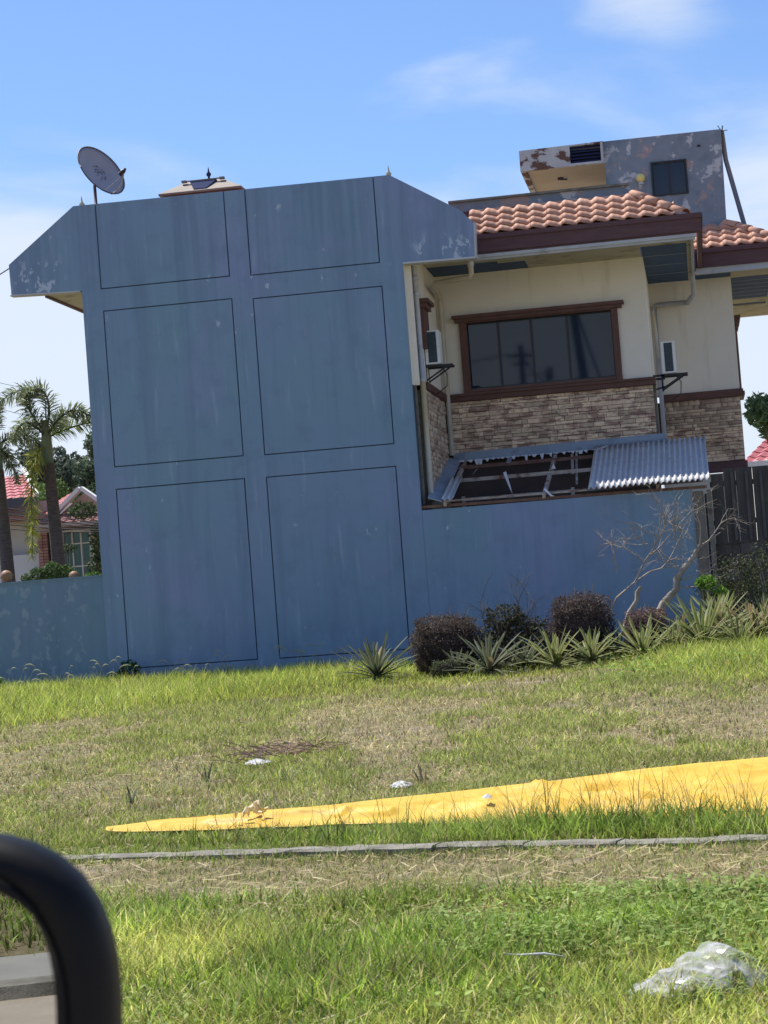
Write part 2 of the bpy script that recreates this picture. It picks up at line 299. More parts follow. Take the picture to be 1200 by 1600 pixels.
def np_mesh(name, verts, tri_or_quad_counts, idx, m, tint=None, parent=None, smooth=False):
    """fast mesh: verts (n,3), loop totals per face, flat indices, per-vertex tint (n,3)"""
    off = OFF[parent.name] if parent is not None else Vector((0, 0, 0))
    v = np.asarray(verts, dtype=np.float32) - np.array(off, dtype=np.float32)
    me = bpy.data.meshes.new(name); me.vertices.add(len(v)); me.vertices.foreach_set('co', v.ravel())
    tot = np.asarray(tri_or_quad_counts, dtype=np.int32); st = np.concatenate([[0], np.cumsum(tot)[:-1]]).astype(np.int32)
    me.loops.add(int(tot.sum())); me.loops.foreach_set('vertex_index', np.asarray(idx, dtype=np.int32))
    me.polygons.add(len(tot)); me.polygons.foreach_set('loop_start', st); me.polygons.foreach_set('loop_total', tot)
    me.materials.append(m)
    if tint is not None:
        a = me.color_attributes.new('tint', 'FLOAT_COLOR', 'POINT'); c = np.ones((len(v), 4), dtype=np.float32); c[:, :3] = tint; a.data.foreach_set('color', c.ravel())
    me.update(calc_edges=True); me.validate()
    o = bpy.data.objects.new(name, me); COL.objects.link(o)
    if parent is not None: o.parent = parent; OFF[o.name] = off
    return o
def mixc(a, b, t):
    a = np.asarray(a, float); b = np.asarray(b, float); t = np.asarray(t)[..., None]; return a * (1 - t) + b * t

def vnoise(x, y, s, seed=0):
    """cheap smooth value noise in 0..1, vectorised"""
    x = np.asarray(x) * s + seed * 17.3; y = np.asarray(y) * s + seed * 9.1
    xi = np.floor(x); yi = np.floor(y); fx = x - xi; fy = y - yi; fx = fx * fx * (3 - 2 * fx); fy = fy * fy * (3 - 2 * fy)
    def h(a, b):
        t = np.sin(a * 127.1 + b * 311.7 + seed * 74.7) * 43758.5453; return t - np.floor(t)
    return (h(xi, yi) * (1 - fx) + h(xi + 1, yi) * fx) * (1 - fy) + (h(xi, yi + 1) * (1 - fx) + h(xi + 1, yi + 1) * fx) * fy
def fnoise(x, y, s, seed=0): return (vnoise(x, y, s, seed) * 0.55 + vnoise(x, y, s * 2.1, seed + 1) * 0.3 + vnoise(x, y, s * 4.3, seed + 2) * 0.15)

# kerb line: v = distance from it (positive = towards the house)
KX, KY = 0.15, 7.98; NX, NY = 0.23, 0.973
def vdist(x, y): return (np.asarray(x) - KX) * NX + (np.asarray(y) - KY) * NY
def sstep(x, a, b):
    t = np.clip((np.asarray(x, float) - a) / (b - a), 0, 1); return t * t * (3 - 2 * t)
def gz(x, y):
    x = np.asarray(x, float); y = np.asarray(y, float); v = vdist(x, y)
    far = sstep(y, 17, 26) * (1 - sstep(y, 36, 42))
    z = far * (-0.12 - 0.04 * sstep(x, -6.5, -4.5) + 0.06 * sstep(x, -2.5, -.8) + 0.03 * sstep(x, -1.0, 0.3))
    near = sstep(v, -4.35, -3.9) * (1 - sstep(y, 60, 90))
    z = z + near * (0.05 * (fnoise(x, y, 0.45, 3) - 0.5) + 0.03 * (fnoise(x, y, 2.0, 5) - 0.5) - 0.03 * (1 - sstep(y, 12, 20))) * (1 - 0.7 * np.exp(-(v / 0.25) ** 2))
    z = z - 0.10 * (1 - sstep(v, -4.35, -3.9)) * sstep(v, -15.4, -15.2)     # road bed
    return z
# ------------------------------------------------------------------ ground
def build_ground():
    def axis(c, near, step, far):
        a = [c]; s = step; p = c
        while p < c + far: 
            if p - c > near: s *= 1.25
            p += s; a.append(p)
        b = []; s = step; p = c
        while p > c - far:
            if c - p > near: s *= 1.25
            p -= s; b.append(p)
        return np.array(sorted(b) + a)
    xs = axis(-4.0, 8, 0.16, 420); ys = axis(17.0, 18, 0.16, 420)
    X, Y = np.meshgrid(xs, ys); Z = gz(X, Y)
    nx, ny = len(xs), len(ys); V = np.stack([X.ravel(), Y.ravel(), Z.ravel()], 1)
    i = np.arange(nx - 1)[None, :] + np.arange(ny - 1)[:, None] * nx; i = i.ravel()
    idx = np.stack([i, i + 1, i + nx + 1, i + nx], 1).ravel()
    m = mat('soil_and_thatch', (0.11, 0.09, 0.048), (0.22, 0.18, 0.10), 9, 0.95, 0.6, 60, c3=(0.22, 0.18, 0.125), t3=(0.55, 0.60), s3=2.3, lo=0.3, hi=0.7)
    o = np_mesh('ground', V, [4] * (len(idx) // 4), idx, m); tag(o, kind='structure')
    for p in o.data.polygons: p.use_smooth = True
build_ground()
def strip(name, v0, v1, z0, z1, m, u0=-60, u1=60, seg=1):
    """a long box parallel to the kerb line between distances v0 and v1"""
    ux, uy = NY, -NX; mb = MB(); P = lambda u, v, z: (KX + ux * u + NX * v, KY + uy * u + NY * v, z)
    us = [u0 + (u1 - u0) * k / seg for k in range(seg + 1)]
    for a, b in zip(us[:-1], us[1:]):
        g = 0.006 if seg > 1 else 0
        mb.add([P(a + g, v0, z0), P(b - g, v0, z0), P(b - g, v1, z0), P(a + g, v1, z0), P(a + g, v0, z1), P(b - g, v0, z1), P(b - g, v1, z1), P(a + g, v1, z1)],
               [(0, 3, 2, 1), (4, 5, 6, 7), (0, 1, 5, 4), (1, 2, 6, 5), (2, 3, 7, 6), (3, 0, 4, 7)])
    return tag(mb.build(name, m), kind='structure')
strip('road', -14.2, -4.5, -0.2, -0.06, M['road'])
strip('road_kerb', -4.5, -4.35, -0.2, 0.03, M['concrete'], seg=60)
strip('road_kerb', -14.4, -14.2, -0.2, -0.01, M['concrete'], seg=24)
strip('pavement', -15.3, -14.4, -0.2, -0.02, M['pave'])
# the old kerb sunk in the grass, built as uneven lengths
kerb = thing('sunken_kerb', 'thin weathered grey concrete kerb sunk in the grass in front of the yellow tarp', 'kerb', (KX, KY, 0))
for k in range(20):
    u = -5.0 + k * 0.37; ux, uy = NY, -NX; hw = 0.042 + 0.015 * random.random(); zz = 0.010 + 0.004 * math.sin(k * .9) + 0.004 * random.random(); dv = random.uniform(-0.012, 0.012)
    P = lambda a, v, z: (KX + ux * a + NX * v, KY + uy * a + NY * v, z)
    top = []
    mb = MB(); n = 6; V = []
    for j in range(n + 1):
        a = u + 0.362 * j / n; jit = random.uniform(-0.014, 0.014)
        V += [P(a, dv - hw + jit, -0.1), P(a, dv - hw + jit, zz - 0.008), P(a, dv - hw + 0.02, zz), P(a, dv + hw + jit, zz - 0.004 * random.random()), P(a, dv + hw, -0.1)]
    F = []
    for j in range(n):
        for q in range(4): F.append((j * 5 + q, j * 5 + q + 5, j * 5 + q + 6, j * 5 + q + 1))
    F += [(0, 1, 2, 3, 4), tuple(n * 5 + q for q in (4, 3, 2, 1, 0))]
    mb.add(V, F).build('kerb_stone', M['concrete'], kerb)

# ------------------------------------------------------------------ the house
H = thing('house', 'two storey house with tall blank blue firewall, cream walls, stone band and terracotta tiled eaves', 'house', (-4.3, 36, 0))
FW = [(-10.77, 6.84), (-10.76, 6.34), (-9.575, 6.30), (-9.57, -0.4), (-4.31, -0.4), (-4.31, 6.24), (-3.17, 6.22), (-3.14, 6.76), (-3.32, 6.97), (-4.42, 7.655), (-9.62, 7.69)]
core = MB().prism(FW, 33.03, 33.2).build('firewall', [M['blue_groove']], H)
def rect(x0, x1, z0, z1): return [(x0, z0), (x1, z0), (x1, z1), (x0, z1)]
panels = [(-9.25, -7.12, 6.30, 9), (-6.77, -4.68, 6.28, 9), (-9.235, -7.11, 3.405, 5.935), (-6.76, -4.67, 3.39, 5.90), (-9.235, -7.12, 0.15, 3.04), (-6.76, -4.67, 0.14, 3.03)]
G = 0.009
topz = lambda x: 7.655 + (x + 4.42) / (-9.62 + 4.42) * 0.035
# face plaster around the panels: one skin with notches for the two open-topped panels
p0, p1 = panels[0], panels[1]
skin = [(-10.77, 6.84), (-10.76, 6.34), (-9.575, 6.30), (-9.57, -0.4), (-4.31, -0.4), (-4.31, 6.24), (-3.17, 6.22), (-3.14, 6.76), (-3.32, 6.97), (-4.42, 7.655),
        (p1[1] + G, topz(p1[1])), (p1[1] + G, p1[2] - G), (p1[0] - G, p1[2] - G), (p1[0] - G, topz(p1[0])),
        (p0[1] + G, topz(p0[1])), (p0[1] + G, p0[2] - G), (p0[0] - G, p0[2] - G), (p0[0] - G, topz(p0[0])), (-9.62, 7.69)]
plate('firewall_skin', skin, [rect(a - G, b + G, c - G, d + G) for a, b, c, d in panels[2:]], 33.0, 33.03, M['blue'], H)
for a, b, c, d in panels:
    poly = rect(a + G, b - G, c + G, d - G) if d < 9 else [(a + G, c + G), (b - G, c + G), (b - G, topz(b)), (a + G, topz(a))]
    MB().prism(poly, 33.0, 33.03).build('plaster_panel', M['blue'], H)
MB().prism([(-10.79, 6.33), (-9.60, 6.285), (-9.60, 6.305), (-10.76, 6.35)], 32.995, 33.2).build('drip_edge', M['white'], H)
MB().prism([(-4.31, 6.215), (-3.15, 6.195), (-3.15, 6.225), (-4.31, 6.245)], 32.985, 33.21).build('drip_edge', M['white'], H)
MB().prism([(-3.165, 6.2), (-3.14, 6.2), (-3.115, 6.77), (-3.14, 6.77)], 32.99, 33.21).build('drip_edge', M['white'], H)
# body behind the firewall
box('side_wall', -9.45, -4.2, 33.45, 44, 4.37, 6.44, M['cream'], H)
box('lower_body', -9.45, -4.205, 33.45, 44, -0.3, 4.25, M['concrete'], H)
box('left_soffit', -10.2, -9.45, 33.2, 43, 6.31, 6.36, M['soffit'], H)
box('left_fascia', -10.26, -10.2, 33.2, 43, 6.28, 6.62, M['brown'], H)
MB().prism([(-10.2, 6.5), (-9.5, 7.45), (-4.45, 7.42), (-3.4, 6.75), (-3.4, 6.5)], 33.2, 43).build('roof_deck', M['deck'], H)
MB().box(-4.31, -4.302, 33.03, 33.2, 4.30, 6.24).box(-4.302, -4.215, 33.19, 33.27, 4.30, 6.22).build('corner_casing', M['cream'], H)
box('corner_casing', -4.302, -4.27, 33.19, 33.25, 2.4, 4.29, M['concrete'], H)
# front cream wall with window hole
wall1 = plate('wall', [(-4.2, 4.37), (-0.6, 4.37), (-0.6, 6.44), (-4.2, 6.44)], [rect(-3.72, -1.19, 4.44, 5.60)], 36.2, 36.4, M['cream'], H)
box('return_wall', -0.8, -0.6, 36.4, 39.7, 3.0, 6.44, M['cream'], H)
wall2 = box('wall', -0.6, 0.93, 39.7, 39.9, 4.32, 6.44, M['cream'], H)
box('rear_side_wall', 0.75, 0.925, 39.9, 46, 3.0, 6.44, M['cream'], H)
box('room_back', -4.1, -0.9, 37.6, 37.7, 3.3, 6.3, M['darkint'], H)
band1 = box('stone_backing', -4.2, -0.6, 36.2, 36.4, 3.20, 4.24, M['mortar'], H)
band2 = box('stone_backing', -0.6, 0.925, 39.7, 39.9, 3.0, 4.20, M['mortar'], H)
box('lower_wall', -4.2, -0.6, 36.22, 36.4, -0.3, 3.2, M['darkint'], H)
box('lower_wall', -0.6, 0.92, 39.72, 39.9, -0.3, 2.80, M['cream'], H)
box('belt_trim', -0.6, 0.96, 39.62, 39.9, 2.82, 3.0, M['brown'], H)
box('belt_trim', -4.2, -0.55, 36.12, 36.4, 4.24, 4.37, M['trim'], H, 0.01)
box('belt_trim', -4.2, -0.57, 36.08, 36.12, 4.33, 4.37, M['trim'], H)
box('belt_trim', -0.55, 0.99, 39.62, 39.9, 4.20, 4.34, M['trim'], H, 0.01)
box('belt_trim', -4.2, -4.12, 33.5, 36.1, 4.25, 4.38, M['trim'], H, 0.01)
box('side_stone_backing', -4.2, -4.19, 33.45, 36.1, 2.6, 4.25, M['mortar'], H)
# ledge stones
unit = MB().add([(0, 0, 0), (1, 0, 0), (1, 0, 1), (0, 0, 1), (.03, -1, .1), (.97, -1, .08), (.98, -1, .92), (.02, -1, .9)],
                [(4, 5, 6, 7), (0, 1, 5, 4), (1, 2, 6, 5), (2, 3, 7, 6), (3, 0, 4, 7)])
sme = bpy.data.meshes.new('stone'); sme.from_pydata(unit.v, [], unit.f); sme.materials.append(M['stone'])
st_list = []
def stones(x0, x1, z0, z1, y):
    z = z0
    while z < z1 - 0.02:
        h = min(random.uniform(0.038, 0.09), z1 - z)
        if z1 - z - h < 0.03: h = z1 - z
        x = x0 - random.uniform(0, 0.15)
        while x < x1 - 0.02:
            ln = random.choice((random.uniform(.09, .2), random.uniform(.2, .42))); a = max(x, x0); b = min(x + ln, x1)
            if x1 - b < 0.05: b = x1
            if b - a > 0.03: st_list.append((a + .002, b - .002, z + .002, z + h - .002, y, random.uniform(0.006, 0.022)))
            x = b if b > x else x + ln
        z += h
stones(-4.1, -0.6, 3.30, 4.24, 36.2)
stones(-0.5, 0.925, 3.02, 4.20, 39.7)
tv = []; tf = []; tt = []
def stone_col(): 
    t = random.random(); c = mixc((0.32, 0.23, 0.18), (0.66, 0.53, 0.39), np.array(t)); return c
for k, (a, b, c, d, y, dp) in enumerate(st_list):
    if k < 298:
        o = bpy.data.objects.new('stone', sme); COL.objects.link(o); o.parent = band1 if y < 38 else band2
        of = OFF[H.name]; o.location = (a - of[0], y - of[1], c - of[2]); o.scale = (b - a, dp, d - c); OFF[o.name] = of
    else:
        n = len(tv); tv += [(a + (b - a) * u[0], y + dp * u[1], c + (d - c) * u[2]) for u in unit.v]; tf += [tuple(i + n for i in f) for f in unit.f]; tt += [stone_col()] * 8
x_s = -4.19     # side wall stones, face +x
z = 2.62
while z < 4.22:
    h = random.uniform(0.06, 0.11); y = 33.5
    while y < 36.05:
        ln = random.uniform(0.12, 0.3); dp = random.uniform(0.01, 0.04); n = len(tv); b = min(y + ln, 36.08)
        tv += [(x_s - dp * u[1], y + (b - y) * u[0], z + min(h, 4.25 - z) * u[2]) for u in unit.v]; tf += [tuple(i + n for i in f) for f in unit.f]; tt += [stone_col()] * 8; y += ln
    z += h
so_ = np_mesh('stone_cladding', tv, [4] * len(tf), np.array(tf).ravel(), M['stone_attr'], np.array(tt), H); so_['kind'] = 'stuff'
# main window
win = plate('window', rect(-3.83, -1.10, 4.37, 5.60), [rect(-3.70, -1.21, 4.43, 5.58)], 36.12, 36.22, M['trim'], H)
MB().box(-3.90, -1.02, 36.08, 36.22, 5.60, 5.70).box(-3.94, -0.98, 36.04, 36.22, 5.66, 5.72).build('window_crown', M['trim'], win, bevel=0.006)
MB().box(-3.70, -1.21, 36.10, 36.12, 4.38, 4.43).build('window_sill', M['trim'], win)
xs = [-3.72, -3.17, -2.60, -1.98, -1.21]
MB().box(-3.72, -1.19, 36.27, 36.30, 4.43, 4.47).box(-3.72, -1.19, 36.27, 36.30, 5.56, 5.60).build('frame', M['frame_dark'], win)
for a, b in zip(xs[:-1], xs[1:]): box('pane', a + .015, b - .015, 36.285, 36.292, 4.47, 5.56, M['glass'], win)
for a in xs[1:-1]: box('mullion', a - .022, a + .022, 36.265, 36.30, 4.47, 5.56, M['frame_dark'], win)
# side window with moulded trim on the side wall (seen edge on)
sw = MB().box(-4.2, -4.13, 33.75, 34.35, 4.95, 5.6).build('window', M['trim'], H)
MB().box(-4.2, -4.08, 33.7, 34.4, 5.6, 5.68).box(-4.2, -4.03, 33.66, 34.44, 5.68, 5.74).build('window_crown', M['trim'], sw)
rw = MB().box(0.925, 1.0, 41.0, 42.3, 4.4, 5.7).build('window', M['trim'], H)
MB().box(0.925, 1.05, 40.9, 42.4, 5.7, 5.8).box(0.925, 1.08, 40.86, 42.44, 5.8, 5.85).build('window_crown', M['trim'], rw)
MB().box(0.925, 1.05, 40.95, 42.35, 4.33, 4.4).build('window_sill', M['trim'], rw)
# soffits
SZ = 6.44
sf = MB(); sf.box(-4.2, 0.22, 34.62, 35.1, SZ, SZ + .04); sf.box(-4.2, -3.45, 33.2, 34.62, SZ, SZ + .04)
sf.box(-3.0, -0.62, 35.1, 36.4, SZ, SZ + .04); sf.box(-0.05 + .20, 0.22, 35.1, 39.7, SZ, SZ + .04)
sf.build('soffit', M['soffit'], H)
box('soffit', 0.22, 0.93, 38.9, 39.1, SZ, SZ + .04, M['soffit'], H)
bp = MB(); bp.box(-4.2, -3.0, 35.1, 36.4, SZ + .004, SZ + .04); bp.build('soffit_panel', M['soffit_blue'], H)
bp = MB(); bp.box(-3.0, -2.55, 35.35, 36.16, SZ - .004, SZ + .02); bp.build('soffit_panel', M['soffit_blue'], H)
def slat_soffit(x0, x1, y0, y1, n):
    e = (y1 - y0) / n
    box('soffit_backing', x0, x1, y0, y1, SZ + .03, SZ + .05, M['soffit_blue'], H)
    for k in range(n): box('soffit_board', x0, x1, y0 + k * e, y0 + (k + 1) * e - 0.03, SZ, SZ + .03, M['soffit_blue'], H)
    for k in range(1, n): box('soffit_batten', x0, x1, y0 + k * e - 0.03, y0 + k * e, SZ - .003, SZ + .03, M['flash'], H)
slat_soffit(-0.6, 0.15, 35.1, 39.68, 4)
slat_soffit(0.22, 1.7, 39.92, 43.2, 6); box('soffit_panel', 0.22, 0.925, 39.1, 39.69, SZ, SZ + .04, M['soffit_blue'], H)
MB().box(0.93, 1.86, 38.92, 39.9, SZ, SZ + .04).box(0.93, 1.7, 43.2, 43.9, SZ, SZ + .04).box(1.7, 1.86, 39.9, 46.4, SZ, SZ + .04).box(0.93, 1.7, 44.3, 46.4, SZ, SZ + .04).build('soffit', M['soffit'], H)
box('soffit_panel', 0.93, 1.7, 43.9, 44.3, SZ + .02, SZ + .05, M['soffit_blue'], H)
# fascias
MB().box(-3.42, 0.41, 34.53, 34.6, 6.53, 6.80).box(-3.42, 0.43, 34.50, 34.6, 6.74, 6.82).box(0.34, 0.41, 34.6, 38.8, 6.53, 6.80).box(0.34, 0.44, 34.6, 38.8, 6.74, 6.82).box(-3.42, 0.36, 34.56, 34.6, 6.50, 6.54).build('fascia', M['brown'], H)
MB().box(-3.42, 0.30, 34.57, 34.62, 6.40, 6.53).box(0.22, 0.27, 34.62, 38.85, 6.40, 6.53).box(-3.42, 0.31, 34.54, 34.60, 6.44, 6.49).build('gutter_strip', M['white'], H)
MB().box(0.30, 1.92, 38.79, 38.86, 6.52, 6.84).box(0.30, 1.95, 38.75, 38.86, 6.78, 6.87).box(1.86, 1.92, 38.86, 46.4, 6.52, 6.84).build('fascia', M['brown'], H)
MB().box(0.30, 1.86, 38.82, 38.9, 6.41, 6.52).build('gutter_strip', M['white'], H)
MB().box(-3.47, -3.40, 33.2, 34.56, 6.42, 6.80).build('fascia', M['brown'], H)
# roof slopes
def roof(name, x0, x1, y0, z0, t, slope, rows, cut_left, cut_right):
    """eave from x0 to x1 at y0,z0; rises towards +y over plan depth t; 45 degree hips"""
    rt = t * slope
    dl = t if cut_left else 0; dr = t if cut_right else 0
    d = MB().add([(x0, y0, z0 - .06), (x1, y0, z0 - .06), (x1 - dr, y0 + t, z0 + rt - .06), (x0 + dl, y0 + t, z0 + rt - .06), (x0, y0, z0 - .10), (x1, y0, z0 - .10), (x1 - dr, y0 + t, z0 + rt - .10), (x0 + dl, y0 + t, z0 + rt - .10)],
                 [(0, 1, 2, 3), (4, 7, 6, 5), (0, 4, 5, 1), (1, 5, 6, 2), (2, 6, 7, 3), (3, 7, 4, 0)]).build(name, M['deck'], H)
    L_ = math.hypot(t, rt); ex = L_ / rows; W = 0.262; n = 10; TL = ex * 1.12
    # tile: S profile, front edge with thickness
    V = []; F = []
    def prof(u): 
        return 0.024 * math.sin(2 * math.pi * (u - 0.02)) + 0.008 * math.sin(4 * math.pi * u)
    for (yy, zz) in ((-0.01, 0.012), (-0.01, 0.034), (TL, 0.002)):
        for k in range(n + 1):
            u = k / n * 1.04; V.append((u * W, yy, zz + prof(u)))
    for r in range(2):
        for k in range(n): F.append((r * (n + 1) + k, r * (n + 1) + k + 1, (r + 1) * (n + 1) + k + 1, (r + 1) * (n + 1) + k))
    me = bpy.data.meshes.new('roof_tile'); me.from_pydata(V, [], F); me.materials.append(M['tile']); me.polygons.foreach_set('use_smooth', [k >= n for k in range(len(F))])
    ang = math.atan(slope); of = OFF[H.name]; cnt = 0
    for r in range(rows):
        py = y0 + r * ex * math.cos(ang) - 0.02; pz = z0 + r * ex * math.sin(ang)
        x = x0
        while x < x1:
            cx = x + W / 2; mid = r * ex * math.cos(ang) + 0.12
            if not ((cut_right and cx > x1 - mid + .05) or (cut_left and cx < x0 + mid)):
                o = bpy.data.objects.new('roof_tile', me); COL.objects.link(o); o.parent = d; OFF[o.name] = of
                o.location = (x - of[0] + random.uniform(-.004, .004), py - of[1], pz - of[2] + random.uniform(0, .004)); o.rotation_euler = (ang, random.uniform(-.01, .01), 0)
            x += W
    def hip(a, b, m):
        a = Vector(a); b = Vector(b); dd = (b - a); nn = max(2, round(dd.length / 0.30)); side = dd.cross(Vector((0, 0, 1))).normalized(); up = side.cross(dd).normalized()
        for k in range(nn):
            p = a + dd * (k / nn); q = a + dd * ((k + 1.12) / nn); V = []; F = []
            for (c, r_, ) in ((p, 0.115), (p, 0.10), (q, 0.085)):
                for j in range(9):
                    th = math.pi * j / 8; V.append(c + side * math.cos(th) * r_ + up * (math.sin(th) * r_ * 0.85 - 0.01))
            V[9:18] = [v for v in V[9:18]]
            F = [(j, j + 1, j + 10, j + 9) for j in range(8)] + [(18 - 18 + j, j + 1, 18 + j + 1, 18 + j) for j in range(8)]
            F = [(j, j + 1, 18 + j + 1, 18 + j) for j in range(8)] + [(j + 9, j + 10, j + 1, j) for j in range(8)]
            mesh_obj('hip_tile', V, F, M['tile'], m, True)
    if cut_right: hip((x1 + .02, y0 - .02, z0 + .0), (x1 - t, y0 + t, z0 + rt + .02), d)
    if cut_left: hip((x0, y0, z0), (x0 + t, y0 + t, z0 + rt + .02), d)
    return d
roof('roof', -3.42, 0.15, 34.56, 6.83, 0.80, 0.66, 4, False, True)
roof('roof', 0.30, 1.92, 38.80, 6.87, 0.98, 0.58, 4, False, True)
# side slopes of both roofs (turned away from the camera), plain tiled sheets
MB().add([(0.15, 34.56, 6.78), (0.15, 38.8, 6.78), (-0.65, 38.8, 7.33), (-0.65, 35.36, 7.33)], [(0, 1, 2, 3)]).build('side_slope', M['tile'], H)
MB().add([(1.92, 38.8, 6.84), (1.92, 46.4, 6.84), (0.94, 46.4, 7.42), (0.94, 39.78, 7.42)], [(0, 1, 2, 3)]).build('side_slope', M['tile'], H)
# parapet / flat roof behind
MB().box(-3.8, -0.72, 35.72, 35.85, 7.2, 7.60).build('parapet', M['pent'], H)
MB().box(-3.8, -0.72, 35.66, 35.90, 7.60, 7.635).build('parapet_cap', M['concrete'], H)
MB().box(-3.8, -0.72, 35.62, 35.72, 7.18, 7.42).build('parapet_base', M['brown'], H)
box('flat_roof', -3.8, -1.3, 35.9, 44, 7.3, 7.38, M['concrete'], H)
box('ridge_flashing', -3.42, -0.75, 35.37, 35.42, 7.33, 7.39, M['rust'], H)
# roof turret of the main body
T = MB(); tx, ty = -8.45, 38.0
eave = [(tx - .77, ty - .85), (tx + .77, ty - .85), (tx + .77, ty + .85), (tx - .77, ty + .85)]
top = [(tx - .36, ty - .4), (tx + .36, ty - .4), (tx + .36, ty + .4), (tx - .36, ty + .4)]
V = [(x, y, 8.585) for x, y in eave] + [(x, y, 8.83) for x, y in top] + [(tx, ty, 8.93)] + [(x, y, 8.55) for x, y in eave]
tur = MB().add(V, [(3, 2, 6, 7), (0, 3, 7, 4), (2, 1, 5, 6), (4, 5, 8), (5, 6, 8), (6, 7, 8), (7, 4, 8), (9, 10, 1, 0), (10, 11, 2, 1), (11, 12, 3, 2), (12, 9, 0, 3), (12, 11, 10, 9),
        (0, 1, 5, 4)]).build('roof_turret', M['turret'], H)
MB().add([(tx - .12, ty - .82, 8.62), (tx + .12, ty - .82, 8.62), (tx + .25, ty - .50, 8.82), (tx - .25, ty - .50, 8.82), (tx - .12, ty - .76, 8.60), (tx + .12, ty - .76, 8.60), (tx + .25, ty - .42, 8.80), (tx - .25, ty - .42, 8.80)],
         [(0, 1, 2, 3), (4, 7, 6, 5), (0, 4, 5, 1), (2, 6, 7, 3), (0, 3, 7, 4), (1, 5, 6, 2)]).build('dormer_opening', M['turretdark'], tur)
MB().box(tx - .40, tx - .31, ty - .54, ty - .46, 8.81, 8.85).box(tx + .31, tx + .40, ty - .54, ty - .46, 8.81, 8.85).box(tx - .38, tx + .38, ty - .53, ty - .48, 8.825, 8.84).build('dormer_lintel', M['turret'], tur)
MB().box(tx - .70, tx + .70, ty - .78, ty + .78, 7.3, 8.55).build('turret_wall', M['brown'], tur)
MB().lathe([(0, 0), (.02, 0), (.02, .05), (.045, .08), (.045, .11), (.02, .14), (.01, .2), (0, .24)], (tx, ty, 8.93), 10).build('finial', M['turretdark'], tur, True)
# spires on the firewall
for x, z in ((-4.44, 7.64), (-9.50, 7.67)):
    MB().lathe([(.0, 0), (.045, 0), (.035, .03), (.05, .05), (.02, .09), (.012, .14), (0, .2)], (x, 33.1, z), 10).build('spire', M['spire'], H, True)
# penthouse
PX0, PX1 = -1.235, 0.985
pent = plate('penthouse', [(PX0, 6.5), (PX1 - .06, 6.5), (PX1, 9.27), (PX0, 9.27)], [rect(-0.35, 0.265, 8.15, 8.745)], 40, 40.2, M['pent'], H)
MB().box(PX0, PX0 + .15, 40.2, 43.4, 6.5, 9.26).box(PX1 - .2, PX1 - .07, 40.2, 43.4, 6.5, 9.26).box(PX0 + .15, PX1 - .2, 43.25, 43.4, 7.38, 9.26).box(PX0, PX1 - .05, 40.2, 43.25, 9.20, 9.258).build('penthouse_shell', M['pent'], pent)
MB().box(-0.38, 0.295, 39.97, 40.0, 8.12, 8.15).box(-0.38, 0.295, 39.97, 40.0, 8.745, 8.775).box(-0.38, -0.35, 39.97, 40.0, 8.15, 8.745).box(0.265, 0.295, 39.97, 40.0, 8.15, 8.745).build('window_frame', M['frame_dark'], pent)
for a, b in ((-0.35, -0.045), (-0.035, 0.265)): box('pane', a + .01, b - .01, 40.03, 40.04, 8.15, 8.745, M['glass'], pent)
box('mullion', -0.06, -0.025, 40.0, 40.05, 8.15, 8.745, M['frame_dark'], pent)
lf = plate('canopy_front', [(-2.83, 8.86), (PX0, 8.86), (PX0, 9.27), (-2.83, 9.25)], [rect(-1.87, -1.29, 8.90, 9.235)], 39.95, 40.05, M['pent2'], pent)
box('canopy_frame', -1.92, -1.26, 39.90, 39.95, 8.855, 8.895, M['white'], lf)
box('canopy_frame', -1.285, -1.24, 39.93, 39.95, 8.90, 9.25, M['white'], lf)
box('louver_backing', -1.87, -1.29, 40.15, 40.2, 8.90, 9.235, M['frame_dark'], lf)
for k in range(5):
    z = 8.925 + k * 0.064
    MB().add([(-1.87, 39.97, z), (-1.29, 39.97, z), (-1.29, 40.05, z + .05), (-1.87, 40.05, z + .05), (-1.87, 39.97, z - .01), (-1.29, 39.97, z - .01), (-1.29, 40.05, z + .04), (-1.87, 40.05, z + .04)],
             [(0, 1, 2, 3), (4, 7, 6, 5), (0, 4, 5, 1), (2, 6, 7, 3), (0, 3, 7, 4), (1, 5, 6, 2)]).build('louver', M['turretdark'], lf)
box('canopy_slab', -2.83, PX0, 40.05, 42.5, 9.17, 9.245, M['pent'], pent)
box('canopy_ceiling', -2.72, PX0, 40.15, 42.45, 8.90, 8.93, M['beige'], pent)
MB().box(-2.83, -2.72, 40.05, 42.5, 8.855, 9.17).box(-2.72, PX0, 42.45, 42.5, 8.86, 9.17).build('canopy_beam', M['pent2'], pent)
MB().lathe([(0, 0), (.06, 0), (.05, -.03), (0, -.04)], (-2.15, 41.2, 8.9), 12).bar((-2.2, 41.2, 8.87), (-2.02, 41.25, 8.86), 0.03, 0.03).build('ceiling_light', M['frame_dark'], pent)
MB().lathe([(0, 0), (.05, 0), (.05, .04), (.035, .05)], (-0.58, 39.9, 8.36), 14).build('lamp_base', M['white'], pent)
gl = [(0.085 * math.sin(math.pi * k / 10), 0.085 - 0.085 * math.cos(math.pi * k / 10)) for k in range(11)]
MB().lathe(gl, (-0.58, 39.9, 8.40), 16).build('lamp_globe', M['lampyellow'], pent, True)
MB().lathe([(0, 0), (.03, 0), (.03, .03), (0, .03)], (0.55, 39.98, 8.98), 10).build('wall_socket', M['black'], pent)
MB().tube([(1.0, 40.1, 9.24), (1.03, 40.1, 8.7), (1.33, 40.1, 7.15)], 0.045, 8).build('steel_stay', M['steel'], H, True)
